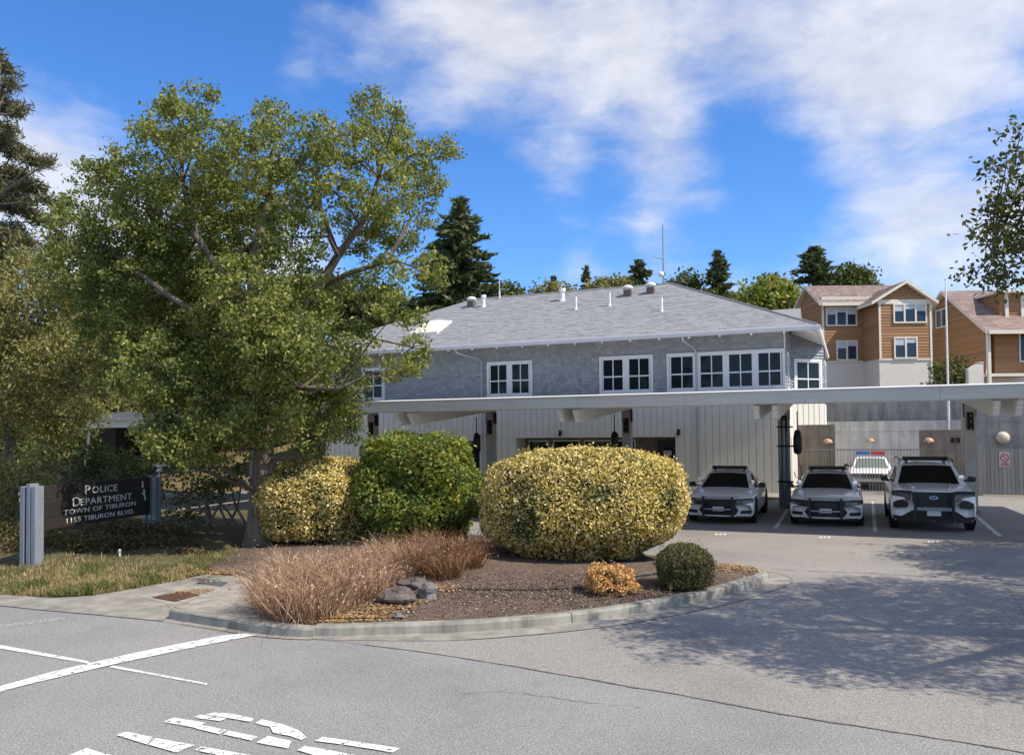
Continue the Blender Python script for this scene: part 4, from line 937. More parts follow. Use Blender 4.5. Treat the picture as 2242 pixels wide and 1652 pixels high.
# ================================================================ VEHICLES
def car(label, loc, rz, cat, P, group=None):
    o = thing(P.get('name', 'police_car'), label, cat, loc, rz, group)
    w0 = P['w']; k = P['nose']; paint = M[P.get('paint', 'carwhite')]
    def nose(x, y): return k * abs(y / w0) ** 2.4 * max(0, 1 - x / 1.3)
    def tail(x, y): Ltot = P['st'][-1][0]; return -.25 * abs(y / w0) ** 2.6 * max(0, 1 - (Ltot - x) / 1.2)
    rings = []
    for (x, zt, zs, zb, w) in P['st']:
        half = [(0, zt), (.3, zt - .003), (.55, zt - .01), (.78, zt - .028), (.90, zt - (zt - zs) * .55), (.965, zs), (1.0, zs - .1), (1.0, zb + (zs - zb) * .45), (.985, zb + .1), (.93, zb), (.5, zb), (0, zb)]
        ring = [(y * w, z) for y, z in half] + [(-y * w, z) for y, z in half[-2:0:-1]]
        rings.append([(x + nose(x, y) + tail(x, y), y, z) for y, z in ring])
    b = MB(); m = len(rings[0]); v = [p for r in rings for p in r]; f = []
    for i in range(len(rings) - 1):
        for j in range(m): f.append((i * m + j, i * m + (j + 1) % m, (i + 1) * m + (j + 1) % m, (i + 1) * m + j))
    f += [tuple(range(m)), tuple((len(rings) - 1) * m + j for j in range(m))[::-1]]
    b.add(v, f); body = b.build('body', paint, o, smooth=True)
    mod = body.modifiers.new('subd', 'SUBSURF'); mod.levels = 1; mod.render_levels = 2
    # cabin
    prof = P['cab']      # (x, z, half width) from cowl to rear deck
    zb = P['belt']; wb = P['wbelt']
    def cab(u, v_):      # u along profile, v across
        n = len(prof) - 1; i = min(n - 1, int(u * n)); t = u * n - i; x, z, h = [prof[i][q] * (1 - t) + prof[i + 1][q] * t for q in range(3)]
        y = (v_ * 2 - 1); return np.array([x + .05 * y * y * (1 if u < .4 else -1), y * h, z - .035 * y * y])
    b = MB(); b.grid(lambda u, v_: cab(u, v_), len(prof) - 1, 8)
    for sgn in (0, 1):
        e = [cab(i / (len(prof) - 1), sgn) for i in range(len(prof))]; bl = [np.array([p[0], (wb if sgn else -wb), min(zb, p[2])]) for p in e]
        vv = e + bl; n = len(e); ff = [(i, i + 1, n + i + 1, n + i) for i in range(n - 1)]; b.add(vv, ff if sgn else [q[::-1] for q in ff])
    b.build('cabin', paint, o, smooth=False)
    gl = M[P.get('glass', 'carglass')]
    def patch(u0, u1, v0, v1, off, name, m, parent=o):
        b = MB(); b.grid(lambda u, v_: cab(u0 + (u1 - u0) * u, v0 + (v1 - v0) * v_) + np.array(off), 6, 8); return b.build(name, m, parent, smooth=True)
    n = len(prof) - 1
    patch(.0 + .03 / n, .94 / n, .06, .94, (-.012, 0, .012), 'windscreen', gl)
    patch((n - .9) / n, (n - .1) / n, .08, .92, (.012, 0, .012), 'rear_window', gl)
    for sgn in (0, 1):
        e = [cab(i / n, sgn) for i in range(n + 1)]; yb = wb if sgn else -wb; s_ = 1 if sgn else -1
        def side(i0, t0, i1, t1, name='side_window'):
            pts = []
            for u in (t0, t1): 
                pass
            top = [e[i0] * (1 - t0) + e[i0 + 1] * t0, e[i1] * (1 - t1) + e[i1 + 1] * t1]
            bot = [np.array([p[0], yb, zb]) for p in top]; q = []
            for tp, bt in zip(top, bot): q += [tp * .86 + bt * .14, tp * .1 + bt * .9]
            q = [p + np.array([0, s_ * .012, .004]) for p in (q[0], q[1], q[3], q[2])]
            b = MB(); b.add(q, [(0, 1, 2, 3)] if sgn else [(3, 2, 1, 0)]); b.build(name, gl, o)
        side(0, .45, 1, .9); side(2, .05, n - 1, .55)
    # wheels
    for wx in P['axles']:
        for s_ in (-1, 1):
            r = P['wr']; y0 = s_ * (P['w'] - .2); y1 = s_ * (P['w'] + .004)
            b = MB(); b.lathe([(r * .55, y0), (r * .93, y0), (r, y0 + s_ * .03), (r, y1 - s_ * .03), (r * .94, y1), (r * .62, y1 - s_ * .012)], 24, (wx, 0, r), 'y'); wh = b.build('wheel', M['tyre'], o, smooth=False)
            b = MB(); b.lathe([(r * .6, y1 - s_ * .05), (r * .58, y1 - s_ * .01), (r * .2, y1 - s_ * .03), (.03, y1 - s_ * .005)], 16, (wx, 0, r), 'y'); b.build('rim', M['steel'], wh)
            b = MB(); pts = [(wx + (r + .055) * math.cos(a), s_ * (P['w'] + .0), max(.16, r + (r + .055) * math.sin(a))) for a in np.linspace(-.5, math.pi + .5, 16)]
            b.add([(x, s_ * (P['w'] + .002), z) for x, y, z in pts], [tuple(range(16)) if s_ < 0 else tuple(range(16))[::-1]]); b.build('wheel_arch', M['tyre'], o)
    # front pieces: polygons in (y, z), both sides if mirror
    def fx(y, z):
        st = P['st']; zz = [s[1] for s in st]; xx = [s[0] for s in st]
        x = float(np.interp(z, P['fz'], P['fxs'])); return x + k * abs(y / w0) ** 2.4 * max(0, 1 - x / 1.3)
    def fpoly(name, poly, m, d=.012, th=.03, mirror=False, parent=o):
        r = None; ys = sorted(set([round(p[0], 4) for p in poly] + list(np.round(np.arange(min(p[0] for p in poly), max(p[0] for p in poly), .07), 4)))); cols = []
        for y in ys:
            zz = []
            for i in range(len(poly)):
                (ya, za), (yb, zb_) = poly[i], poly[(i + 1) % len(poly)]
                if abs(ya - yb) < 1e-6:
                    if abs(y - ya) < 1e-4: zz += [za, zb_]
                elif min(ya, yb) - 1e-4 <= y <= max(ya, yb) + 1e-4: zz.append(za + (zb_ - za) * (y - ya) / (yb - ya))
            cols.append((y, min(zz), max(zz)))
        NZ = 3
        for s_ in ((1, -1) if mirror else (1,)):
            b = MB(); v = []; f = []; nc = len(cols)
            for off in (-d, th):
                for y, z0_, z1_ in cols:
                    for q in range(NZ + 1):
                        z = z0_ + (z1_ - z0_) * q / NZ; v.append((fx(y, z) + off, y * s_, z))
            R1 = NZ + 1; H_ = nc * R1
            for i in range(nc - 1):
                for q in range(NZ): f.append((i * R1 + q, i * R1 + q + 1, (i + 1) * R1 + q + 1, (i + 1) * R1 + q))
                f.append((i * R1, (i + 1) * R1, H_ + (i + 1) * R1, H_ + i * R1)); f.append((i * R1 + NZ, H_ + i * R1 + NZ, H_ + (i + 1) * R1 + NZ, (i + 1) * R1 + NZ))
            for i in (0, nc - 1):
                for q in range(NZ): f.append((i * R1 + q, H_ + i * R1 + q, H_ + i * R1 + q + 1, i * R1 + q + 1))
            b.add(v, f); r = b.build(name, m, parent)
        return r
    P['front'](o, fpoly, fx, P)
    # mirrors
    mx, mz, my = P['mirror']
    for s_ in (-1, 1):
        b = MB(); b.prism([(s_ * my, mz - .05), (s_ * (my + .05), mz - .07), (s_ * (my + .21), mz - .06), (s_ * (my + .23), mz + .06), (s_ * (my + .07), mz + .09)], mx + .1, 'x', mx - .04)
        b.box(mx, mx + .05, min(s_ * (my - .12), s_ * my), max(s_ * (my - .12), s_ * my), mz - .05, mz - .01); b.build('wing_mirror', M['black'], o)
    return o
def police_kit(o, P, fpoly, fx):
    # push bar
    b = MB(); y = P['bar']; z0, z1 = P['barz']; fxx = fx(0, .5) - .1
    for s_ in (-1, 1):
        b = MB(); b.box(fxx - .05, fxx + .0, s_ * y - .035, s_ * y + .035, z0, z1); b.box(fxx - .005, fxx + .16, s_ * y - .02, s_ * y + .02, z0 + .05, z0 + .1); b.build('push_bar_upright', M['black'], o)
    for z in P['rails']:
        b = MB(); b.box(fxx - .035, fxx + .0, -y + .036, y - .036, z, z + .035); b.build('push_bar_rail', M[P.get('railm', 'steel')], o)
    # light bar
    x, z, h = P['lb']
    b = MB(); b.box(x, x + .3, -h, h, z, z + .03); b.box(x + .02, x + .28, -h + .03, h - .03, z + .03, z + .1); b.build('light_bar', M['black'], o, bevel=.01)
    for s_ in (-1, 1):
        b = MB(); b.box(x + .1, x + .2, s_ * h * .8 - .03, s_ * h * .8 + .03, z - .08, z); b.build('light_bar_foot', M['black'], o)
    # spot lamps
    sx, sy, sz = P['spot']
    for s_ in P.get('spots', (1, -1)):
        b = MB(); b.lathe([(.02, .12), (.07, .08), (.08, 0), (.075, -.01), (.01, -.015)], 14, (sx, s_ * sy, sz), 'x'); b.build('spot_lamp', M['chrome'], o, smooth=False)
        b = MB(); b.tube([(sx + .08, s_ * sy, sz), (sx + .25, s_ * (sy - .05), sz - .06)], .02, 6); b.build('spot_arm', M['black'], o)
def front_sedan(o, fpoly, fx, P):
    fpoly('grille', [(-.44, .735), (-.5, .66), (-.46, .53), (.46, .53), (.5, .66), (.44, .735)], M['black'])
    fpoly('lower_grille', [(-.46, .525), (-.55, .42), (-.46, .29), (.46, .29), (.55, .42), (.46, .525)], M['black'], .014)
    fpoly('chin_strip', [(-.5, .275), (-.5, .25), (.5, .25), (.5, .275)], M['carwhite'], .03)
    fpoly('headlight', [(.45, .745), (.5, .56), (.72, .585), (.925, .64), (.945, .745), (.7, .75)], M['lampdark'], mirror=True)
    fpoly('lamp_strip', [(.62, .625), (.86, .66), (.86, .668), (.62, .634)], M['steel'], .016, mirror=True)
    fpoly('fog_intake', [(.6, .405), (.6, .325), (.86, .335), (.92, .38), (.84, .415)], M['black'], .014, mirror=True)
    fpoly('bumper_lip', [(-.86, .255), (-.8, .2), (.8, .2), (.86, .255)], M['black'], .01)
    b = MB(); x = fx(0, .45) - .03; b.box(x - .012, x, -.155, .155, .40, .52); b.build('licence_plate', M['plate'], o)
    fpoly('hood_line', [(-.56, .79), (-.55, .782), (.55, .782), (.56, .79)], M['black'], .004, .004)
    police_kit(o, P, fpoly, fx)
sedan = dict(w=.95, nose=.30, st=[(0, .60, .52, .24, .90), (.01, .70, .60, .21, .93), (.05, .765, .68, .2, .945), (.16, .80, .74, .2, .95), (.6, .87, .8, .2, .95), (1.15, .94, .86, .2, .95), (1.5, .985, .9, .2, .95), (3.0, 1.0, .92, .2, .95), (4.1, 1.06, .96, .22, .95), (4.85, 1.05, .95, .26, .93), (5.0, .98, .88, .3, .9), (5.05, .8, .7, .36, .88)],
             cab=[(1.32, .97, .80), (2.12, 1.395, .60), (2.6, 1.45, .60), (3.2, 1.43, .58), (4.2, 1.08, .68)], belt=.97, wbelt=.86, axles=(.88, 3.93), wr=.36, fz=[.2, .5, .6, .70, .765, .80], fxs=[.02, .0, .0, .01, .05, .16], front=front_sedan, mirror=(1.72, 1.03, .9),
             bar=.40, barz=(.24, .80), rails=(.745, .44), lb=(2.35, 1.47, .55), spot=(1.62, .76, 1.12))
RZ = R_(90) - YAW
car('white police sedan with black push bar parked nearest the big variegated bush', W2(-1.12, -10.45), RZ, 'police car', sedan, 'police cars parked under the carport')
car('white police sedan parked in the middle, between the galvanised post and the suv', W2(1.72, -10.2), RZ, 'police car', sedan, 'police cars parked under the carport')
def front_suv(o, fpoly, fx, P):
    fpoly('grille', [(-.44, 1.04), (-.5, .95), (-.47, .74), (-.42, .66), (.42, .66), (.47, .74), (.5, .95), (.44, 1.04)], M['black'])
    fpoly('headlight', [(.46, 1.04), (.54, .80), (.7, .9), (.96, .94), (.975, 1.05), (.8, 1.07), (.5, 1.06)], M['lampdark'], mirror=True)
    fpoly('lamp_strip', [(.58, .9), (.7, .94), (.9, .965), (.9, .973), (.7, .95), (.58, .91)], M['steel'], .016, mirror=True)
    fpoly('side_intake', [(.60, .78), (.58, .70), (.62, .63), (.86, .61), (.93, .66), (.93, .76), (.8, .79)], M['black'], .014, mirror=True)
    fpoly('chrome_bar', [(-.42, .655), (-.42, .62), (.42, .62), (.42, .655)], M['steel'], .02)
    fpoly('lower_valance', [(-.95, .42), (-.74, .40), (-.5, .56), (.5, .56), (.74, .40), (.95, .42), (.93, .26), (-.93, .26)], M['black'], .012)
    b = MB(); x = fx(0, .6) - .04; b.box(x - .012, x, -.16, .16, .44, .57); b.build('licence_plate', M['plate'], o)
    b = MB(); n = 18; v = [(fx(0, .9) - .03, .1 * math.cos(2 * math.pi * i / n), .9 + .045 * math.sin(2 * math.pi * i / n)) for i in range(n)]; b.add(v + [(p[0] + .02, p[1], p[2]) for p in v], [tuple(range(n))[::-1]] + [(i, (i + 1) % n, n + (i + 1) % n, n + i) for i in range(n)]); em = b.build('emblem', M['chrome'], o)
    b = MB(); v = [(fx(0, .9) - .032, .082 * math.cos(2 * math.pi * i / n), .9 + .034 * math.sin(2 * math.pi * i / n)) for i in range(n)]; b.add(v, [tuple(range(n))[::-1]]); b.build('emblem_field', M['blue'], em)
    for s_ in (-1, 1):
        b = MB(); b.tube([(.5, s_ * .42, 1.125), (1.3, s_ * .5, 1.185)], .022, 6); b.build('hood_crease', M['carwhite'], o)
    police_kit(o, P, fpoly, fx)
    for s_ in (-1, 1):
        b = MB(); b.tube([(2.0, s_ * .66, 1.76), (2.3, s_ * .66, 1.82), (4.3, s_ * .66, 1.82), (4.6, s_ * .66, 1.76)], .02, 6); b.build('roof_rail', M['black'], o)
suv = dict(w=1.0, nose=.26, st=[(0, .86, .74, .3, .95), (.01, .98, .86, .26, .97), (.05, 1.05, .96, .25, .985), (.16, 1.09, 1.02, .25, 1.0), (.7, 1.14, 1.05, .25, 1.0), (1.25, 1.18, 1.09, .25, 1.0), (1.6, 1.2, 1.1, .25, 1.0), (4.2, 1.22, 1.12, .26, 1.0), (4.85, 1.2, 1.1, .3, .97), (5.0, 1.0, .9, .36, .93)],
           cab=[(1.38, 1.17, .86), (2.05, 1.68, .68), (2.6, 1.75, .68), (4.4, 1.72, .66), (4.95, 1.2, .78)], belt=1.17, wbelt=.92, axles=(.92, 3.95), wr=.39, fz=[.25, .6, .86, .98, 1.05, 1.09], fxs=[.02, .0, .0, .01, .05, .16], front=front_suv, mirror=(1.75, 1.28, .95),
           bar=.43, barz=(.42, 1.06), rails=(.6,), lb=(2.3, 1.78, .6), spot=(1.62, .82, 1.33), spots=(-1,))
car('white police suv with black grille and push bar parked at the right of the row', W2(4.32, -10.55), RZ, 'police car', suv, 'police cars parked under the carport')
def front_old(o, fpoly, fx, P):
    fpoly('grille', [(-.45, .74), (-.45, .58), (.45, .58), (.45, .74)], M['black'])
    for i in range(9):
        y = -.4 + .1 * i; fpoly('grille_bar', [(y - .012, .735), (y - .012, .585), (y + .012, .585), (y + .012, .735)], M['chrome'], .02, .01)
    fpoly('headlight', [(.5, .74), (.5, .6), (.84, .6), (.84, .74)], M['carglass_l'], mirror=True)
    fpoly('bumper', [(-.92, .52), (-.92, .40), (.92, .40), (.92, .52)], M['chrome'], .05)
    fpoly('lower_grille', [(-.6, .37), (-.6, .28), (.6, .28), (.6, .37)], M['black'])
    x, z = 2.3, 1.50
    b = MB(); b.box(x, x + .3, -.6, -.02, z, z + .14); b.build('red_lens', M['red'], o, bevel=.02)
    b = MB(); b.box(x, x + .3, .02, .6, z, z + .14); b.build('blue_lens', M['blue'], o, bevel=.02)
    b = MB(); b.box(x + .02, x + .28, -.62, .62, z - .06, z - .002); b.build('light_bar_base', M['chrome'], o)
old = dict(w=.94, nose=.1, st=[(0, .72, .62, .3, .92), (.01, .78, .72, .28, .93), (.06, .82, .78, .26, .94), (.6, .88, .83, .25, .94), (1.3, .93, .86, .25, .94), (1.6, .95, .88, .25, .94), (3.9, .97, .9, .26, .94), (5.1, .95, .88, .3, .93), (5.25, .8, .7, .36, .9)],
           cab=[(1.4, .93, .8), (2.1, 1.37, .62), (2.5, 1.42, .62), (3.3, 1.41, .6), (4.1, .98, .72)], belt=.94, wbelt=.86, axles=(.9, 3.95), wr=.35, fz=[.25, .6, .72, .78, .82], fxs=[.02, 0, 0, .01, .06], front=front_old, mirror=(1.7, 1.02, .9), glass='carglass_l', name='police_car')
xo, zo = Lp(1910, 1065, 4.2)
car('old white police car with blue and red roof lights behind the barred gate', W2(xo, 4.2), RZ, 'police car', old)
plain = dict(sedan); 
def front_plain(o, fpoly, fx, P):
    fpoly('grille', [(-.4, .68), (-.42, .56), (.42, .56), (.4, .68)], M['black']); fpoly('headlight', [(.46, .7), (.48, .6), (.9, .64), (.92, .72)], M['carglass_l'], mirror=True)
    fpoly('bumper_lip', [(-.86, .3), (-.8, .2), (.8, .2), (.86, .3)], M['black'])
plain['front'] = front_plain; plain['name'] = 'parked_car'
car('white car parked behind the dark hedge left of the tree trunk', W2(-17.5, -9.6), RZ, 'car', plain)
plain2 = dict(plain); plain2['paint'] = 'cardark'
car('dark car parked under the carport just right of the tree trunk', W2(-13.6, -10.2), RZ, 'car', plain2)

# ================================================================ POLICE SIGN
pL = G(70, 1243, .12); pR = D(333, 1165, 19.3)
dv = np.array([pR[0] - pL[0], pR[1] - pL[1], 0]); SLn = float(np.linalg.norm(dv)); sa_ = math.atan2(dv[1], dv[0])
sgn_ = thing('police_sign', 'dark brown wooden sign for the police department on two grey posts', 'sign', (pL[0], pL[1], 0), sa_)
def sz(px, py, t): 
    p = pL + dv * t; dep = float(p[1]); return float(D(px, py, dep)[2])
zt0, zb0 = sz(165, 1062, .08), sz(165, 1160, .08)
zt1, zb1 = zt0 - .03, zb0 + .02
def sboard(x0, x1, y0, y1, z0, z1, name, m): b = MB(); b.box(x0, x1, y0, y1, z0, z1); return b.build(name, m, sgn_, bevel=.006)
ht = (zt0 - zb0) / 4
for i in range(4): sboard(.06, SLn - .06, -.03 + random.uniform(-.002, .002), .03, zb0 + i * ht + .003, zb0 + (i + 1) * ht - .003, 'sign_plank', M['signwood'])
for cx, zt_, nm in ((0, zt0 + .06, 'left'), (SLn, zt0 + .03, 'right')):
    for dy, w in ((-.17, .1), (-.05, .09), (.09, .1)):
        z0 = -.1 if cx == 0 else .2
        top = zt_ + (.0 if dy == -.05 else -.05)
        b = MB(); b.box(cx - .11, cx + .11, dy, dy + w, z0, top); b.build('post_board', M['signpost'], sgn_, bevel=.008)
b = MB(); b.box(SLn - .01, SLn + .03, -.22, -.18, .2, zt0 + .16); b.build('lamp_pole', M['steel'], sgn_)
b = MB(); b.lathe([(.02, .17), (.05, .15), (.17, .07), (.18, .05), (.06, .04), (.06, -.06), (.1, -.08), (.02, -.1)], 14, (SLn + .01, -.2, zt0 + .2)); b.build('lamp_head', M['vent'], sgn_)
def text_part(txt, size, x, z, parent, m, y=-.036, ext=.004, align='CENTER', name='lettering', sx=1.0):
    cu = bpy.data.curves.new('t', 'FONT'); cu.body = txt; cu.size = size; cu.align_x = align; cu.extrude = ext; cu.resolution_u = 3; cu.space_character = 1.08
    to = bpy.data.objects.new('t', cu); COL.objects.link(to); dg = bpy.context.evaluated_depsgraph_get(); me = bpy.data.meshes.new_from_object(to.evaluated_get(dg)); bpy.data.objects.remove(to)
    me.materials.clear(); me.materials.append(m); o = new_obj(name, me, parent, (x, y, z), (R_(90), 0, 0), (sx, 1, 1)); return o
def smallcaps(line, size, xc, z, k=.8, sx=1.0):
    """words with a taller first letter; each word its own piece"""
    words_ = line.split(' '); adv = .62 * size * sx; tot_ = sum((1 + (len(w) - 1) * k) * adv for w in words_) + (len(words_) - 1) * adv * .6; x = xc - tot_ / 2
    for w in words_:
        text_part(w[0], size, x, z, sgn_, M['lettering'], align='LEFT', sx=sx)
        if len(w) > 1: text_part(w[1:], size * k, x + adv * 1.02, z, sgn_, M['lettering'], align='LEFT', sx=sx)
        x += (1 + (len(w) - 1) * k) * adv + adv * .6
hp = zt0 - zb0; xc = SLn * .52
smallcaps('POLICE', hp * .30, xc, zb0 + hp * .72, .78, 1.3); smallcaps('DEPARTMENT', hp * .30, xc, zb0 + hp * .46, .78, 1.32)
text_part('TOWN OF TIBURON', hp * .16, xc, zb0 + hp * .29, sgn_, M['lettering'], sx=1.55); text_part('1155 TIBURON BLVD.', hp * .16, xc, zb0 + hp * .09, sgn_, M['lettering'], sx=1.45)
b = MB()
for i, (dx, dz, w, h) in enumerate(((0, 0, .05, .16), (.04, -.08, .08, .04), (.06, -.2, .05, .14), (.0, -.14, .07, .035), (.09, -.3, .05, .1))):
    b.box(SLn * .885 + dx, SLn * .885 + dx + w, -.037, -.0305, zb0 + hp * .72 + dz, zb0 + hp * .72 + dz + h)
b.build('emblem', M['lettering'], sgn_)
# small marker stake in the lawn
p = D(262, 1238, 16.6); st_ = thing('marker_stake', 'tiny pale stake poking out of the grass below the sign', 'stake', (p[0], p[1], .1))
b = MB(); b.tube([(0, 0, -.05), (0, 0, .2)], .02, 6); b.build('stake', M['vent'], st_); b = MB(); b.lathe([(.03, .2), (.035, .23), (.01, .26)], 8); b.build('cap', M['vent'], st_)

# ================================================================ VEGETATION
def lumpy(name, c, r, m, parent, nu=14, nv=20, amp=.12, seed=0, zmin=None):
    b = MB(); rs = np.random.default_rng(seed); ph = rs.uniform(0, 6.28, 9); fr = rs.uniform(1.5, 4.5, 9)
    def fn(u, v_):
        th = math.pi * u; fi = 2 * math.pi * v_; d = np.array([math.sin(th) * math.cos(fi), math.sin(th) * math.sin(fi), math.cos(th)])
        k = 1 + amp * (math.sin(fr[0] * d[0] * 2 + ph[0]) + math.sin(fr[1] * d[1] * 2 + ph[1]) + math.sin(fr[2] * d[2] * 2 + ph[2])) / 1.7
        p = np.array(c) + d * np.array(r) * k
        if zmin is not None: p[2] = max(p[2], zmin)
        return tuple(p)
    b.grid(fn, nu, nv); return b.build(name, m, parent, smooth=True)
def bush(name, label, cat, c, r, zc, leafm, n, leaf, p=2.5, amp=.05, clump=None, group=None, zfloor=.05, outw=.55, aspect=.55, core=.86, depth=.14, seed=1, camp=.22, under=0.0, shoot=.07):
    """clipped or loose shrub; c = ground point"""
    o = thing(name, label, cat, c, 0, group); rs = np.random.default_rng(seed)
    d = unit(rs.normal(size=(n, 3))); q = (np.abs(d) ** p).sum(1) ** (-1 / p)
    ph = rs.uniform(0, 6.28, (6,)); k = np.ones(n)
    for i in range(3): k += amp * np.sin(d[:, i] * (4 + 2 * i) + ph[i]) + amp * .6 * np.sin(d[:, (i + 1) % 3] * (9 + 3 * i) + ph[3 + i])
    if clump:      # bumps of foliage
        cd = unit(rs.normal(size=(clump, 3))); dt = (d @ cd.T).max(1); k += camp * np.clip((dt - .93) / .07, -.8, 1)
    rad = k * (1 - depth * rs.random(n) ** 2)
    P = d * q[:, None] * rad[:, None] * np.array(r); P[:, 0] *= 1 - under * np.clip(-d[:, 2] * 1.3, 0, 1) * (d[:, 0] > 0); P[:, 2] += zc; ok = P[:, 2] > zfloor; P, dd = P[ok], unit(d[ok] / np.array(r))
    ns_ = n // 18; si = rs.integers(0, len(P), ns_ // 6); S_ = np.repeat(P[si] + dd[si] * (rs.random(len(si)) * shoot)[:, None], 6, 0) + rs.normal(size=(len(si) * 6, 3)) * leaf * .55
    hc = P[rs.integers(0, len(P), 60)]; dist_ = np.min(np.linalg.norm(P[:, None, :] - hc[None], axis=2), axis=1) if len(P) < 80000 else np.ones(len(P)); keep = (dist_ > leaf * 1.1) | (rs.random(len(P)) < .35)
    P = np.concatenate([P[keep], S_]); dd = np.concatenate([dd[keep], np.repeat(dd[si], 6, 0)])
    new_obj('foliage', leaf_mesh('foliage', P, leaf, leafm, dd, outw, aspect), o)
    b = MB()
    def fn(u, v_):
        th = math.pi * u; fi = 2 * math.pi * v_; e = np.array([math.sin(th) * math.cos(fi), math.sin(th) * math.sin(fi), math.cos(th)]); g = (np.abs(e) ** p).sum() ** (-1 / p)
        kk = 1
        if clump: kk = 1 + camp * np.clip(((cd @ e).max() - .93) / .07, -.8, 1)
        w = e * g * core * kk * np.array(r); w[0] *= 1 - under * min(1, max(0, -e[2] * 1.3)) * (e[0] > 0); return (w[0], w[1], max(zfloor * .5, w[2] + zc))
    b.grid(fn, 18, 28); b.build('dark_core', M['core'], o, smooth=True)  # solid hull added to block see-through, inner shade put into its colour
    b = MB()
    for i in range(4):
        a = rs.uniform(0, 6.28); b.tube([(.08 * math.cos(a), .08 * math.sin(a), -.1), (.3 * r[0] * math.cos(a), .3 * r[1] * math.sin(a), zc * .5), (.6 * r[0] * math.cos(a), .6 * r[1] * math.sin(a), zc)], [.04, .03, .015], 6)
    stuff(b.build('stems', M['bark'], o)); return o
def crown_points(blobs, dens, sig, per, rs, squash=.85, shell=.5):
    """blobs: (x,y,z,r). returns leaf positions gathered on twigs"""
    out = []; dirs = []
    for (x, y, z, r) in blobs:
        nt_ = max(3, int(dens * r ** 2)); d = unit(rs.normal(size=(nt_, 3))); rr = r * (shell + (1.08 - shell) * rs.random(nt_) ** .6) * (1 + .32 * (rs.random(nt_) < .12))
        T = np.array([x, y, z]) + d * rr[:, None] * np.array([1, 1, squash])
        n = rs.poisson(per, nt_) + 4
        L = np.repeat(T, n, 0) + rs.normal(size=(n.sum(), 3)) * sig * np.array([1, 1, .7]); out.append(L); dirs.append(np.repeat(d, n, 0))
    return np.concatenate(out), np.concatenate(dirs)
def tree(name, label, cat, base, blobs, leafm, dens, per, sig, leaf, trunk, limbs=(), bark='bark', aspect=.55, group=None, seed=3, squash=.85, shell=.5, outw=.25, blimb=True, lr=.06):
    """blobs & limbs in world coordinates; trunk: list of (point, radius)"""
    base = np.array(base, float); o = thing(name, label, cat, base, 0, group); rs = np.random.default_rng(seed)
    P, dr = crown_points(blobs, dens, sig, per, rs, squash, shell); up = np.array([0, 0, 1.0])
    new_obj('crown', leaf_mesh('crown', P - base, leaf, leafm, unit(dr + up * .6), outw, aspect), o)
    b = MB(); b.tube([np.array(p) - base for p, r in trunk], [r for p, r in trunk], 12); b.build('trunk', M[bark], o, smooth=True)
    nodes = [(np.array(p, float), r) for p, r in trunk[1:]]
    for lb in limbs:
        bb = MB(); bb.tube([np.array(p) - base for p, r in lb], [r for p, r in lb], 8); bb.build('limb', M['bark_grey'], o, smooth=True); nodes += [(np.array(p, float), r) for p, r in lb[1:]]
    if blimb:
        bb = MB()
        for (x, y, z, r) in blobs:
            c = np.array([x, y, z]); cand = [(np.linalg.norm(c - p) + max(0, p[2] - z) * 1.5, i) for i, (p, q) in enumerate(nodes)]; p, q = nodes[min(cand)[1]]
            m_ = (p + c) / 2 + rs.normal(size=3) * .15 * r + np.array([0, 0, .1 * r]); r0 = min(q * .6, lr)
            bb.tube([p - base, m_ - base, c - base], [r0, r0 * .65, r0 * .3], 5)
            for _ in range(4):
                e = c + unit(rs.normal(size=3)) * r * .8; bb.tube([c - base, (c + e) / 2 + rs.normal(size=3) * .08 * r - base, e - base], [r0 * .35, r0 * .25, r0 * .1], 4, False)
        stuff(bb.build('branches', M['bark_grey'], o))
    return o
def pxblobs(lst, d, dj, seed, cx=None, halfw=None):
    rs = np.random.default_rng(seed); r_ = []
    for px, py, r in lst:
        k = 1 if cx is None else math.sqrt(max(.1, 1 - ((px - cx) / halfw) ** 2)); dd = d + rs.uniform(-dj, dj) * k; p = D(px, py, dd); r_.append((p[0], p[1], p[2], r * dd / FPX))
    return r_
# ---- the big tree on the island
tb = G(566, 1190, .22); td = float(tb[1])
Q = lambda px, py, dd=0: D(px, py, td + dd)
crown_px = [(400, 225, 38), (440, 208, 28), (380, 285, 60), (330, 300, 36), (465, 305, 70), (595, 270, 46), (560, 335, 80), (690, 300, 55), (805, 235, 36), (835, 285, 50), (770, 315, 60), (895, 350, 58), (965, 325, 30),
            (690, 390, 80), (850, 420, 75), (930, 410, 45), (580, 430, 95), (420, 395, 100), (300, 395, 80), (215, 395, 48), (175, 455, 40), (250, 480, 80), (150, 530, 55), (180, 600, 80), (300, 590, 105), (440, 550, 110), (640, 520, 75),
            (780, 500, 62), (880, 500, 62), (925, 590, 45), (830, 610, 55), (700, 640, 60), (540, 650, 95), (400, 700, 115), (265, 700, 95), (870, 680, 45), (905, 745, 36), (865, 790, 38), (915, 800, 22), (770, 740, 62), (665, 770, 90), (740, 825, 68), (700, 895, 75),
            (765, 880, 45), (610, 860, 90), (490, 830, 100), (395, 890, 75), (330, 800, 85), (440, 945, 60), (560, 955, 50), (680, 955, 50), (760, 945, 38), (350, 960, 40), (600, 780, 80), (260, 820, 60), (540, 540, 80), (345, 470, 80), (500, 720, 90), (120, 470, 26), (355, 240, 20), (870, 240, 22), (990, 335, 18), (820, 205, 18)]
blobs = [(x + (1.6 * x / y if k else 0), y + (1.6 if k else 0), z, r) for (x, y, z, r), k in zip(pxblobs(crown_px, td, 2.3, 11, 560, 470), [p[0] > 680 and p[1] > 720 for p in crown_px])]
blobs += pxblobs([(450, 620, 110), (330, 680, 90), (560, 780, 100), (430, 800, 100), (640, 700, 80), (300, 760, 80), (500, 470, 90), (400, 560, 90), (250, 620, 80)], td + 2.6, .6, 12)
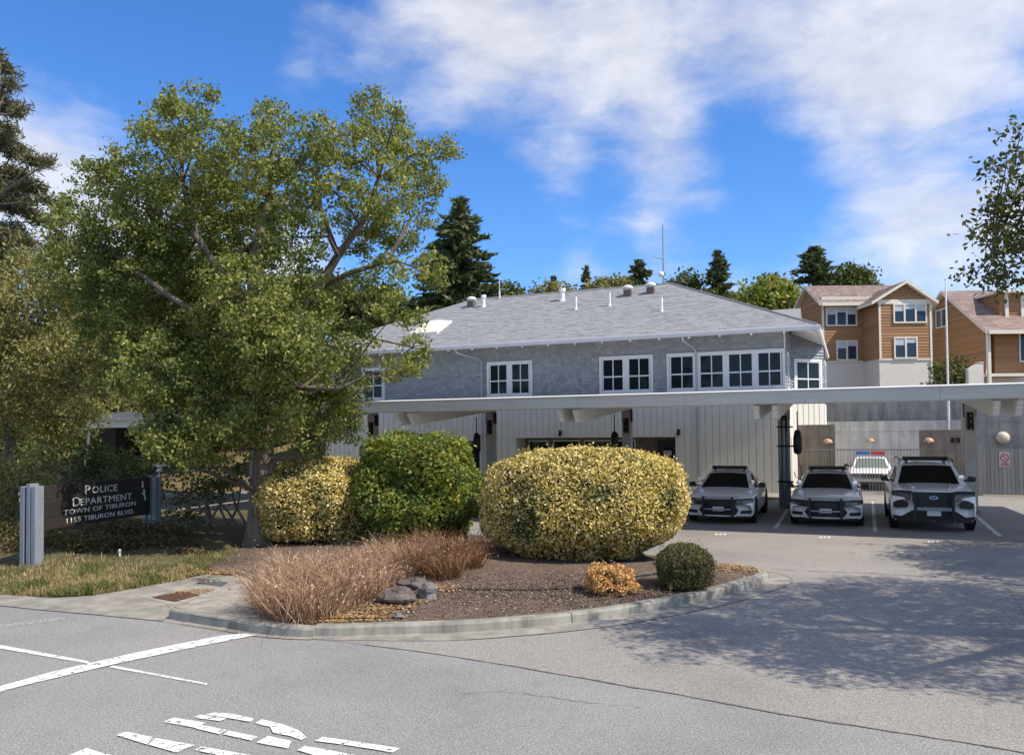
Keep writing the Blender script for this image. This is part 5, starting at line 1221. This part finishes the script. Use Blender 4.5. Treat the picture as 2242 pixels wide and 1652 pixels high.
blobs += pxblobs([(560, 880, 55), (625, 900, 55), (530, 800, 60), (600, 810, 55), (520, 935, 45), (580, 945, 36), (470, 900, 55), (560, 720, 60), (420, 990, 30), (470, 975, 36), (640, 740, 55), (360, 960, 40), (410, 985, 34), (450, 1000, 26), (330, 930, 36), (350, 1000, 22)], td - 1.5, .5, 13)
trk = [(Q(566, 1205), .46), (Q(566, 1160), .38), (Q(571, 1080), .33), (Q(578, 980), .30), (Q(580, 880), .28), (Q(576, 780, -.1), .25), (Q(566, 690, -.2), .22), (Q(556, 600, -.1), .19), (Q(566, 520), .14), (Q(590, 430, .2), .1), (Q(600, 330, .2), .06)]
trk = [(p, r * (.95 if i == 0 else .74)) for i, (p, r) in enumerate(trk)]
lmb = [[(Q(578, 800, -.1), .2), (Q(640, 720, .3), .17), (Q(690, 640, .4), .15), (Q(740, 560, .3), .13), (Q(790, 490, .2), .1), (Q(830, 390), .07), (Q(820, 290), .04)],
       [(Q(690, 640, .4), .11), (Q(760, 600, .2), .1), (Q(850, 570), .07), (Q(900, 480), .05)], [(Q(566, 690, -.2), .16), (Q(500, 620, -.5), .13), (Q(430, 520, -.6), .1), (Q(400, 400, -.4), .07), (Q(395, 290, -.3), .04)],
       [(Q(572, 760, -.2), .14), (Q(480, 720, -.9), .1), (Q(360, 640, -1.2), .08), (Q(230, 540, -.9), .05)], [(Q(578, 860), .13), (Q(660, 850, -.8), .09), (Q(740, 850, -1.2), .06)], [(Q(576, 900), .12), (Q(480, 900, -.7), .08), (Q(390, 900, -.8), .05)],
       [(Q(740, 560, .3), .09), (Q(700, 450, .6), .07), (Q(690, 340, .6), .04)]]
lmb = [[(p, r * .72) for p, r in l_] for l_ in lmb]
tree('tree', 'large spreading broadleaf tree with thick trunk on the island beside the sign', 'tree', tb, blobs, M['oak'], 108, 40, .105, .09, trk, lmb, seed=5)
# ---- pine, left edge
pb = np.array([*D(-40, 900, 34)[:2], 0.5])
pine_px = [(10, 150, 20), (22, 185, 18), (12, 235, 26), (42, 242, 14), (5, 290, 28), (30, 330, 26), (75, 352, 22), (112, 352, 13), (30, 385, 30), (72, 412, 22), (100, 438, 18), (40, 450, 34), (90, 482, 22), (132, 530, 18), (20, 510, 36), (-10, 420, 44), (60, 530, 22), (-20, 300, 36), (-15, 200, 26), (-10, 520, 46), (30, 570, 30), (-40, 600, 60), (0, 120, 10)]
tree('pine_tree', 'tall sparse pine cut by the left edge above the olive trees', 'tree', pb, pxblobs(pine_px, 34, 1.6, 21), M['pine'], 110, 24, .17, .32,
     [((pb[0], pb[1], .2), .4), (D(-40, 700, 34), .32), (D(-32, 450, 34), .22), (D(-10, 250, 34), .12), (D(2, 120, 34), .04)], bark='bark', aspect=.16, squash=.45, seed=9, lr=.08)
# ---- olive trees at the left
ol = [(40, 600, 60), (110, 590, 45), (60, 680, 80), (150, 690, 65), (30, 780, 80), (135, 790, 75), (185, 840, 50), (60, 870, 80), (150, 890, 60), (195, 915, 32), (20, 930, 50), (110, 940, 40), (170, 640, 40), (-40, 700, 80), (-50, 850, 80), (200, 760, 38)]
ob_ = np.array([*D(20, 960, 25)[:2], .3])
tree('olive_tree', 'pale olive green tree filling the left edge behind the sign', 'tree', ob_, pxblobs(ol, 25, 1.8, 31), M['olive'], 105, 24, .18, .14, [(ob_ + [0, 0, -.2], .2), (D(18, 900, 25), .15), (D(30, 820, 25), .12), (D(60, 700, 25), .08)],
     [[(D(18, 900, 25), .1), (D(80, 800, 24.6), .07), (D(140, 720, 24.5), .04)]], bark='bark_grey', aspect=.4, seed=12)
ob2 = np.array([*D(300, 960, 31)[:2], .3])
tree('olive_tree', 'loose yellow green tree behind the end of the carport roof left of the big tree', 'tree', ob2, pxblobs([(330, 880, 42), (285, 880, 30), (380, 870, 40), (350, 915, 32), (300, 925, 25)], 33, .8, 33), M['olive'], 90, 24, .2, .16, [(ob2 + [0, 0, -.2], .12), (D(330, 900, 33), .06)], aspect=.4, seed=14)
dk = [(260, 740, 90), (350, 720, 100), (300, 840, 60), (430, 760, 90), (235, 830, 45), (230, 660, 70), (520, 720, 80), (330, 640, 80), (600, 700, 70)]
db0 = np.array([*D(320, 940, 42)[:2], 2.0])
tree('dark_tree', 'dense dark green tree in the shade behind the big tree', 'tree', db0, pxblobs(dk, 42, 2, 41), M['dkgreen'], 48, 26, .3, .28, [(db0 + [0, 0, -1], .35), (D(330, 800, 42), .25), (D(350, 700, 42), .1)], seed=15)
db1 = np.array([*D(760, 800, 60)[:2], 4.0])
tree('dark_tree', 'dark green tree rising behind the left end of the station roof', 'tree', db1, pxblobs([(640, 660, 60), (700, 680, 70), (800, 690, 60), (865, 695, 45), (740, 640, 40), (900, 690, 30), (830, 650, 30)], 60, 2, 43), M['dkgreen'], 30, 26, .4, .36, [(db1 + [0, 0, -1], .4), (D(750, 760, 60), .25), (D(760, 690, 60), .1)], seed=16)
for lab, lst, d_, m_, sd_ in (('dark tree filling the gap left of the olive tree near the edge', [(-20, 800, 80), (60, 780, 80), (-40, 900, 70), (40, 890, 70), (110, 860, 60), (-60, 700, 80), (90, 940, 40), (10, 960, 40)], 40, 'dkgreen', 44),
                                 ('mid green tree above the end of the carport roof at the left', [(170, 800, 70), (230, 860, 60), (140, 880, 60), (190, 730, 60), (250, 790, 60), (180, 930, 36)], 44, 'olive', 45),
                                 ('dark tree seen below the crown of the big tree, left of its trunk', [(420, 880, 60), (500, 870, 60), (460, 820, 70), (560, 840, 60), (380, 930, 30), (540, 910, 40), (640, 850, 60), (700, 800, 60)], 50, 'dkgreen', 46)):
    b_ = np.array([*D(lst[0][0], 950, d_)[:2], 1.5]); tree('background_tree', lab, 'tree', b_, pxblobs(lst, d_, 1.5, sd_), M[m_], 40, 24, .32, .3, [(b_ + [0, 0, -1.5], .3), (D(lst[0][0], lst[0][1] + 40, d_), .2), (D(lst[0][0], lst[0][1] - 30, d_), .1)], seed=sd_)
for lab, lst, d_, m_, sd_ in (('row of dark bushes below the olive tree at the left edge', [(0, 960, 40), (60, 965, 36), (120, 970, 30), (30, 995, 40), (100, 1000, 36), (-40, 990, 50)], 30, 'dkgreen', 47), ('dark bushes under the low end of the carport roof', [(180, 965, 34), (300, 960, 30), (350, 975, 34), (230, 990, 34), (400, 985, 30), (320, 1000, 34), (440, 970, 30)], 33, 'dkgreen', 48)):
    b_ = np.array([*D(lst[0][0], 1000, d_)[:2], .3]); tree('background_bush', lab, 'bush', b_, pxblobs(lst, d_, 1.0, sd_), M[m_], 60, 22, .24, .2, [(b_ + [0, 0, -.5], .1), (D(lst[0][0], lst[0][1], d_), .05)], seed=sd_)
# ---- conifers
def conifer(label, px, ptop, pbot, halfw, d, m, seed, whorls=26, leaf=.5, shape=1.0, wide=0.0, name='conifer_tree', gap=0.0):
    rs = np.random.default_rng(seed); top = D(px, ptop, d); bot = D(px, pbot, d); gz = min(float(bot[2]) - .5, max(0., terrain_z(top[0], top[1]))); base = np.array([top[0], top[1], gz]); h = float(top[2]) - float(bot[2]); R = halfw * d / FPX
    o = thing(name, label, 'tree', base); b = MB(); b.tube([(0, 0, -.3), (0, 0, float(bot[2]) - gz), (0, 0, float(top[2]) - gz)], [R * .1, R * .09, .03], 8); b.build('trunk', M['bark'], o, smooth=True)
    P = []; AX = []; bb = MB()
    for i in range(whorls):
        t = (i + rs.uniform(-.3, .3)) / whorls; z = float(top[2]) - gz - h * t; rad = R * (max(.03, t) ** shape) * (1 - wide * t)
        if rs.random() < gap: continue
        for k in range(int(7 + 5 * t)):
            a = rs.uniform(0, 6.28); ln = rad * rs.uniform(.55, 1.15); e = np.array([math.cos(a), math.sin(a), 0]); n = max(5, int(ln / leaf * 16))
            u = rs.random(n) ** .8; dro = -.25 * u * u + .18 * u ** 4; pos = e * (u * ln)[:, None]; pos[:, 2] = z + dro * ln
            pos += rs.normal(size=(n, 3)) * np.array([.3, .3, .16]) * leaf * (1.1 - .6 * u)[:, None]; P.append(pos); ax = np.tile(e + np.array([0, 0, .12]), (n, 1)) + rs.normal(size=(n, 3)) * .45; AX.append(ax)
            if k < 4: bb.tube([(0, 0, z), tuple(e * ln * .6 + [0, 0, z - .08 * ln])], [.02 * R + .01, .008 * R], 4, False)
    P = np.concatenate(P); AX = unit(np.concatenate(AX)); global rng
    new_obj('crown', leaf_mesh('crown', P, leaf, m, np.tile([0, 0, 1.0], (len(P), 1)), .35, .3, .4, AX, .75), o); stuff(bb.build('branches', M['bark'], o)); return o
conifer('tall dark conifer rising left of the station roof ridge', 1005, 436, 720, 128, 58, M['conif'], 51, 34, .6, .6)
conifer('small pale conifer top behind the middle of the roof ridge', 1283, 584, 680, 26, 80, M['conif'], 52, 16, .5, .8, gap=.2)
conifer('bushy dark conifer just left of the roof antenna', 1400, 574, 690, 52, 78, M['conif'], 53, 20, .6, .45)
conifer('pointed dark conifer right of the roof hip', 1571, 552, 700, 48, 74, M['conif'], 54, 26, .55, .55)
conifer('dark irregular conifer behind the left brown house', 1782, 542, 720, 72, 80, M['conif'], 55, 24, .75, .4, gap=.12)
conifer('narrow conifer tip among the low trees left of the roof flues', 1212, 606, 690, 16, 82, M['conif'], 56, 14, .5, .7)
def far_tree(label, lst, d, m, seed, leaf=.42, dens=20, bark='bark', name='far_tree'):
    bl = pxblobs(lst, d, 1.2, seed); c = np.mean([b_[:3] for b_ in bl], axis=0); zg = max(0, terrain_z(c[0], c[1])); zg = min(zg, c[2] - 3); base = np.array([c[0], c[1], zg])
    return tree(name, label, 'tree', base, bl, m, dens, 20, .42, leaf, [(base + [0, 0, -.5], .35), ((c + base) / 2, .25), (c, .1)], seed=seed, bark=bark, lr=.09)
far_tree('low dark tree filling the gap between the conifer and the roof ridge', [(1075, 668, 20), (1050, 672, 18), (1095, 672, 18)], 70, M['dkgreen'], 60)
far_tree('dark tree low behind the roof flues in the middle of the ridge', [(1245, 655, 18), (1270, 652, 18), (1295, 652, 16)], 72, M['dkgreen'], 59)
far_tree('dark tree low behind the roof hip right of the pointed conifer', [(1610, 655, 22), (1630, 672, 22), (1545, 650, 18)], 72, M['dkgreen'], 58)
far_tree('round dark tree above the left end of the roof ridge', [(1118, 640, 18), (1100, 655, 16), (1135, 660, 18)], 76, M['dkgreen'], 61)
far_tree('low round tree second along the roof ridge', [(1163, 652, 16), (1180, 660, 16), (1150, 665, 16)], 78, M['dkgreen'], 62)
far_tree('yellow green tree third along the roof ridge', [(1195, 640, 22), (1225, 640, 18), (1210, 660, 28)], 79, M['olive'], 63)
far_tree('wide rusty green tree behind the middle of the ridge', [(1310, 630, 20), (1340, 626, 20), (1365, 630, 18), (1325, 650, 26), (1260, 655, 22)], 77, M['olive'], 64)
far_tree('flat topped dark tree right of the roof antenna', [(1480, 620, 15), (1505, 615, 18), (1525, 624, 15), (1500, 640, 26)], 76, M['dkgreen'], 65)
far_tree('bright yellow green rounded tree between the roof hip and the brown house', [(1645, 655, 32), (1690, 640, 36), (1730, 655, 32), (1670, 672, 40), (1720, 685, 36)], 66, M['shrub'], 66)
far_tree('dark olive tree top just above the bright rounded tree', [(1680, 622, 18), (1700, 625, 18), (1715, 640, 20)], 74, M['olive'], 67)
far_tree('round dark pine like crown above the left brown house roof', [(1855, 605, 26), (1885, 610, 22), (1870, 625, 30), (1835, 620, 24), (1905, 622, 12)], 78, M['dkgreen'], 68)
sb0 = D(2088, 845, 49)
tree('dark_shrub', 'dark green shrub between the two brown houses behind the flagpole', 'shrub', (sb0[0], sb0[1], 3.5), pxblobs([(2070, 810, 22), (2100, 805, 24), (2090, 835, 28), (2120, 825, 18), (2060, 838, 20)], 49, .6, 71), M['dkgreen'], 26, 22, .25, .22, [((sb0[0], sb0[1], 3.3), .1), (D(2090, 830, 49), .05)], seed=71)
# ---- the tree at the right whose crown throws the dappled shade
rt = np.array([10.6, 8.9, 0])
rb = pxblobs([(2235, 292, 20), (2205, 352, 26), (2236, 345, 28), (2190, 398, 32), (2228, 410, 42), (2165, 455, 28), (2200, 490, 42), (2150, 518, 20), (2180, 555, 34), (2232, 545, 40), (2160, 603, 24), (2212, 606, 26), (2240, 470, 42), (2136, 600, 12), (2185, 625, 14)], 9.3, .6, 81)
rb += [(7.2, 8.2, 5.6, 1.1), (8, 9.5, 6.2, 1.2), (8.4, 7.7, 6, 1.0), (9.5, 10.2, 6.2, 1.3), (9.5, 8.5, 7.4, 1.5), (10.5, 6.8, 6.2, 1.2), (11, 9.2, 6, 1.4), (11.5, 11, 6.4, 1.3), (12.5, 7.8, 7, 1.4), (12.5, 9.8, 7.6, 1.5), (7.6, 7.3, 5.2, .7), (8.9, 6.8, 5.4, .7), (10.5, 6.4, 5.6, .7), (9.2, 11.2, 5.8, .9), (13.5, 10.5, 6.6, 1.4), (14, 8.5, 6.5, 1.3), (6.6, 9.2, 5.0, .7)]
tree('tree', 'leafy tree at the right edge hanging over the lot entry', 'tree', rt, rb, M['oak2'], 135, 24, .11, .072, [((10.6, 8.9, -.1), .34), ((10.5, 8.9, 2.2), .27), ((10.3, 8.9, 4.2), .22), ((9.9, 8.8, 6.0), .14), ((9.6, 8.7, 7.6), .07)],
     [[((10.4, 8.9, 3.4), .12), ((8.6, 9.0, 4.7), .09), ((7.0, 9.2, 4.9), .05), ((5.7, 9.4, 4.75), .025)], [((10.3, 8.9, 4.2), .12), ((9.3, 7.6, 5.2), .08), ((8.4, 6.8, 5.6), .04)]], seed=82)
rt2 = np.array([16.9, 14.4, 0])
tree('tree', 'second leafy tree outside the right edge shading the lot', 'tree', rt2, [(a - 1.0, b_, c, d) for a, b_, c, d in [(14.0, 13.0, 5.6, .8), (14.8, 13.8, 6.0, 1.2), (15.8, 13.0, 6.4, 1.2), (16.0, 14.6, 6.6, 1.5), (17.2, 13.8, 7, 1.6), (17.8, 15.2, 6.4, 1.4), (16.6, 15.8, 5.9, 1.2), (18.8, 13.9, 6.4, 1.4), (15.0, 15.4, 5.4, .7)]], M['oak2'], 80, 20, .17, .12,
     [((16.9, 14.4, -.1), .3), ((16.8, 14.4, 3), .22), ((16.6, 14.2, 6), .1)], seed=83)
# ---- clipped and loose shrubs on the island
def at_d(px, d, z=.2): p = D(px, 945, d); return np.array([p[0], p[1], z])
bush('variegated_bush', 'huge clipped yellow variegated bush in the middle of the island', 'bush', at_d(1274, 16.3, .15), (2.03, 1.75, 1.19), 1.1, M['varieg'], 70000, .062, 2.4, .022, zfloor=.1, under=.22, core=.9, depth=.1, outw=.5, seed=2)
bush('variegated_bush', 'yellow variegated bush half hidden between the trunk and the round green bush', 'bush', at_d(703, 18.7, .15), (1.5, 1.3, 1.02), .95, M['varieg'], 38000, .066, 2.5, .03, zfloor=.1, core=.9, depth=.12, outw=.5, seed=4)
bush('green_bush', 'loose rounded green bush between the two variegated bushes', 'bush', at_d(914, 18.3, .15), (1.42, 1.3, 1.2), 1.17, M['shrub'], 32000, .092, 2.1, .055, clump=80, camp=.2, shoot=.16, zfloor=.1, core=.76, depth=.24, outw=.25, seed=6)
ob3 = on_bed(1337, 1298); bush('orange_bush', 'small dead orange conifer shrub near the front kerb', 'bush', ob3, (.34, .32, .24), .18, M['orange'], 8000, .042, 2.1, .09, clump=22, zfloor=.01, core=.7, depth=.25, outw=.2, aspect=.5, seed=8)
ds = on_bed(1500, 1286); bush('dome_shrub', 'small dark green dome shrub at the right end of the island', 'bush', ds, (.45, .45, .38), .34, M['dome'], 11000, .045, 2.3, .03, zfloor=.01, core=.88, depth=.16, outw=.3, aspect=.35, seed=10)
# ---- dry grass clumps
def grass_clump(label, spots, m, seed, per=700, h=(.45, .95), spread=.32):
    rs = np.random.default_rng(seed); B = []; L = []
    pts = [(on_bed(px, py), k) for px, py, k in spots]; base = np.mean([p for p, k in pts], axis=0); base[2] = min(p[2] for p, k in pts)
    for p, k in pts:
        n = int(per * k); a = rs.uniform(0, 6.28, n); r = spread * k * np.sqrt(rs.random(n)); q = np.stack([p[0] + r * np.cos(a), p[1] + r * np.sin(a), np.full(n, p[2] - .02)], 1); B.append(q)
        L.append(np.stack([np.cos(a), np.sin(a)], 1) * (rs.random(n) * .85)[:, None] + rs.normal(size=(n, 2)) * .5)
    B = np.concatenate(B); L = np.concatenate(L); H = rs.uniform(*h, len(B)) * (.8 + .35 * np.sin(B[:, 0] * 5.1 + 1.3) * np.cos(B[:, 1] * 4.3) + .15 * rs.random(len(B)))
    o = thing('dry_grass', label, 'dry grass', base); me = blade_mesh('blades', B - base, H, L, .011, m); new_obj('blades', me, o)
    n2 = len(B) // 2; idx = rs.integers(0, len(B), n2); tipp = B[idx] + np.concatenate([L[idx] * (H[idx] * rs.uniform(.5, 1, n2))[:, None], (H[idx] * rs.uniform(.45, .95, n2))[:, None]], 1)
    new_obj('seed_heads', leaf_mesh('seed_heads', tipp - base + rs.normal(size=(n2, 3)) * .03, .05, m, aspect=.3), o); return o
grass_clump('big reddish dry grass clump spilling over the front left kerb', [(625, 1340, 1.0), (660, 1350, 1.0), (695, 1345, .9), (640, 1312, 1.1), (685, 1305, 1.1), (730, 1322, 1), (665, 1278, 1), (725, 1285, 1.1), (770, 1312, .8), (635, 1292, .8), (600, 1335, .7)], M['dry'], 91, 620, (.25, .78), .38)
grass_clump('tan dry grass behind the two grey rocks', [(770, 1278, 1.1), (815, 1285, .9), (800, 1255, 1.1), (855, 1262, 1), (850, 1238, 1), (755, 1250, 1), (895, 1250, .9), (800, 1302, .7)], M['dry'], 92, 540, (.22, .66), .36)
grass_clump('dark brown dry grass between the green bush and the big variegated bush', [(930, 1250, 1.0), (965, 1245, 1), (950, 1222, 1), (990, 1230, 1), (1020, 1222, .9), (975, 1262, .8), (1030, 1238, .7), (915, 1228, .9)], M['drydk'], 93, 560, (.25, .72), .33)
# ---- rocks and hose
for i, (px, py, r, m, lab) in enumerate(((870, 1318, (.24, .2, .15), 'rock_d', 'brown grey rock leaning at the foot of the dry grass, left of the pale one'), (905, 1296, (.22, .18, .15), 'rock_d', 'dark rock half buried behind the pale round rock'), (937, 1309, (.16, .15, .16), 'rock', 'pale grey rounded rock at the right of the rock group'),
                                          (872, 1352, (.07, .05, .04), 'rock', 'tiny pale stone lying alone near the front kerb'))):
    p = on_bed(px, py); o = lumpy('rock', (0, 0, r[2] * .55), r, M[m], None, 14, 20, .22, 100 + i); o.data.polygons.foreach_set('use_smooth', [False] * len(o.data.polygons)); o.data.vertices.foreach_set('co', (np.array([v.co[:] for v in o.data.vertices]) * (1 + np.repeat(np.random.default_rng(i).normal(size=(len(o.data.vertices), 1)) * .03, 3, 1))).ravel()); o.location = p; tag(o, lab, 'rock', 'rocks at the dry grass')
hp_ = [on_bed(px, py) + [0, 0, .02] for px, py in ((1000, 1291), (1080, 1292), (1160, 1293), (1240, 1290), (1300, 1286), (1345, 1272), (1400, 1262), (1450, 1256))]
b = MB(); b.tube(catmull(hp_, 4), .014, 6); tag(b.build('drip_hose', M['hose']), 'thin black drip hose lying across the bare soil', 'hose')
# ---- litter, bark chips, pebbles (nobody could count them)
def inside(P, poly):
    x, y = P[:, 0], P[:, 1]; r = np.zeros(len(P), bool); n = len(poly); j = n - 1
    for i in range(n):
        xi, yi = poly[i][0], poly[i][1]; xj, yj = poly[j][0], poly[j][1]; c = ((yi > y) != (yj > y)) & (x < (xj - xi) * (y - yi) / (yj - yi + 1e-12) + xi); r ^= c; j = i
    return r
def scatter(name, label, cat, spots, n, size, m, seed, aspect=.55, flat=.75, zf=None):
    rs = np.random.default_rng(seed); P = []
    for (px, py, sx, sy, w) in spots:
        c = G(px, py, .15); k = int(n * w); P.append(np.stack([c[0] + rs.normal(size=k) * sx, c[1] + rs.normal(size=k) * sy], 1))
    P = np.concatenate(P)
    if zf is None: P = P[inside(P, bed)]; Z = np.array([BZ(*p) for p in P]) if len(P) < 1500 else None
    if zf is None and Z is None:
        g = {}; Z = np.zeros(len(P))
        for i, p in enumerate(P):
            kx = (round(p[0] * 5), round(p[1] * 5)); 
            if kx not in g: g[kx] = BZ(kx[0] / 5, kx[1] / 5)
            Z[i] = g[kx]
    elif zf is not None: Z = np.array([zf(*p) for p in P])
    P3 = np.concatenate([P, (Z + .012 + rs.random(len(P)) * .015)[:, None]], 1); o = new_obj(name, leaf_mesh(name, P3, size, m, np.tile([0, 0, 1.0], (len(P3), 1)), flat, aspect)); stuff(o); o['label'] = label; o['category'] = cat; return o
scatter('leaf_litter', 'pale dry leaf litter strewn along the kerb and under the grass', 'leaf litter', [(760, 1350, .35, .12, .25), (700, 1355, .3, .12, .15), (830, 1335, .3, .15, .15), (1610, 1243, .35, .25, .25), (960, 1298, .25, .15, .1), (880, 1320, .2, .12, .1)], 3600, .05, M['litter'], 201)
M['chip'] = mat_leaf('bark_chips', [(0, (.05, .035, .027)), (.6, (.15, .11, .085)), (.93, (.24, .18, .14)), (1, (.45, .38, .3))], trans=.0)
scatter('bark_chips', 'brown bark chips covering the planting bed', 'bark chips', [(1100, 1310, 1.6, .8, .5), (1350, 1290, 1.2, .6, .25), (700, 1240, 1.5, 1.6, .25)], 16000, .035, M['chip'], 202, flat=.6)
def walk_z(x, y): return .014
scatter('leaf_litter', 'tan dry leaves swept against the concrete by the drain', 'leaf litter', [(470, 1252, .25, .2, .4), (430, 1278, .2, .15, .2), (520, 1290, .4, .2, .25), (440, 1312, .35, .15, .15)], 1300, .045, M['litter'], 203, zf=lambda x, y: .14 if y > 13.9 else .02)
# ---- lawn blades and ground cover on the left
rs = np.random.default_rng(300); n = 26000
x = rs.uniform(-12.5, -5.85, n); y = np.array([lawn_y(v) for v in x]) + np.abs(rs.normal(size=n)) * 1.05 + .02; z = np.array([lawn_z(a, c) for a, c in zip(x, y)])
nz_ = np.sin(x * 1.9 + y * 1.1) * .5 + np.sin(x * 4.3 - y * 2.2) * .3; H = np.clip(.05 + .05 * nz_ + rs.random(n) * .1, .03, .26)
o = new_obj('grass', blade_mesh('grass', np.stack([x, y, z - .01], 1), H, rs.normal(size=(n, 2)) * .4, .012, M['lawnb'])); stuff(o); o['label'] = 'patchy green and straw coloured grass along the street edge'; o['category'] = 'grass'
P = []
for (px, py, d, r) in ((200, 1190, 17.4, .5), (260, 1200, 17.5, .55), (330, 1195, 17.8, .6), (390, 1200, 17.6, .45), (300, 1165, 18.6, .55), (370, 1170, 18.6, .5), (150, 1200, 17.8, .5), (230, 1165, 18.6, .5), (120, 1190, 18.5, .5), (20, 1210, 17.5, .6), (30, 1170, 18.5, .7), (420, 1215, 17, .3), (60, 1180, 19.5, .7)):
    c = D(px, py, d); k = int(2300 * r); q = unit(rs.normal(size=(k, 3))) * (rs.random(k) ** .4)[:, None] * np.array([r * 1.3, r, r * .55]) + c; P.append(q)
P = np.concatenate(P); P[:, 2] = np.maximum(P[:, 2], np.array([lawn_z(a, c) for a, c in P[:, :2]])); o = new_obj('ground_cover', leaf_mesh('ground_cover', P, .085, M['ivy'], np.tile([0, 0, 1.0], (len(P), 1)), .3, .5)); stuff(o); o['label'] = 'dark leafy ground cover growing under the police sign'; o['category'] = 'ground cover'
# ---- hedges behind the sign
def shrub_px(label, lst, d, m, base_px, seed, leaf=.1, dens=75, name='shrub', stems=3, dj=.5):
    b0 = np.array([*D(base_px[0], base_px[1], d)[:2], .25]); bl = pxblobs(lst, d, dj, seed); c = np.mean([q[:3] for q in bl], axis=0)
    return tree(name, label, 'shrub', b0, bl, m, dens, 20, .13, leaf, [(b0 + [0, 0, -.2], .07), ((b0 + c) / 2, .05), (c, .03)], seed=seed, lr=.03)
shrub_px('yellowish hedge shrub at the left edge behind the sign post', [(20, 1010, 40), (70, 1020, 42), (110, 1035, 32), (30, 1070, 45), (90, 1080, 40), (10, 1130, 40), (60, 1140, 36), (-40, 1060, 60), (-30, 1140, 50)], 20.5, M['olive'], (40, 1190), 401, .11)
shrub_px('dark green rounded shrub right behind the police sign', [(180, 1010, 34), (230, 1005, 36), (280, 1015, 34), (160, 1050, 34), (220, 1050, 40), (290, 1055, 38), (320, 1030, 26), (240, 1090, 40), (300, 1100, 36), (340, 1070, 26)], 22, M['dkgreen'], (240, 1140), 402, .11)
sh3 = shrub_px('dark shrub with bare crooked stems left of the tree trunk', [(440, 1040, 36), (490, 1035, 36), (525, 1030, 26), (400, 1075, 34), (450, 1075, 34), (505, 1065, 26), (390, 1120, 30), (415, 1150, 26), (400, 1180, 20), (530, 1060, 20), (370, 1040, 28)], 20.2, M['dkgreen'], (470, 1165), 403, .1)
b = MB(); b0 = np.array(sh3.location)
for q in ([(500, 1150), (480, 1110), (490, 1060)], [(500, 1150), (520, 1110), (530, 1050)], [(470, 1155), (450, 1120), (455, 1060)], [(520, 1155), (500, 1120), (470, 1090), (445, 1050)], [(455, 1150), (480, 1105), (515, 1075)], [(540, 1150), (515, 1105), (505, 1060)]):
    b.tube([D(px, py, 20.0) - b0 for px, py in q], [.035] + [.028] * (len(q) - 2) + [.015], 6)
stuff(b.build('stems', M['bark'], sh3))
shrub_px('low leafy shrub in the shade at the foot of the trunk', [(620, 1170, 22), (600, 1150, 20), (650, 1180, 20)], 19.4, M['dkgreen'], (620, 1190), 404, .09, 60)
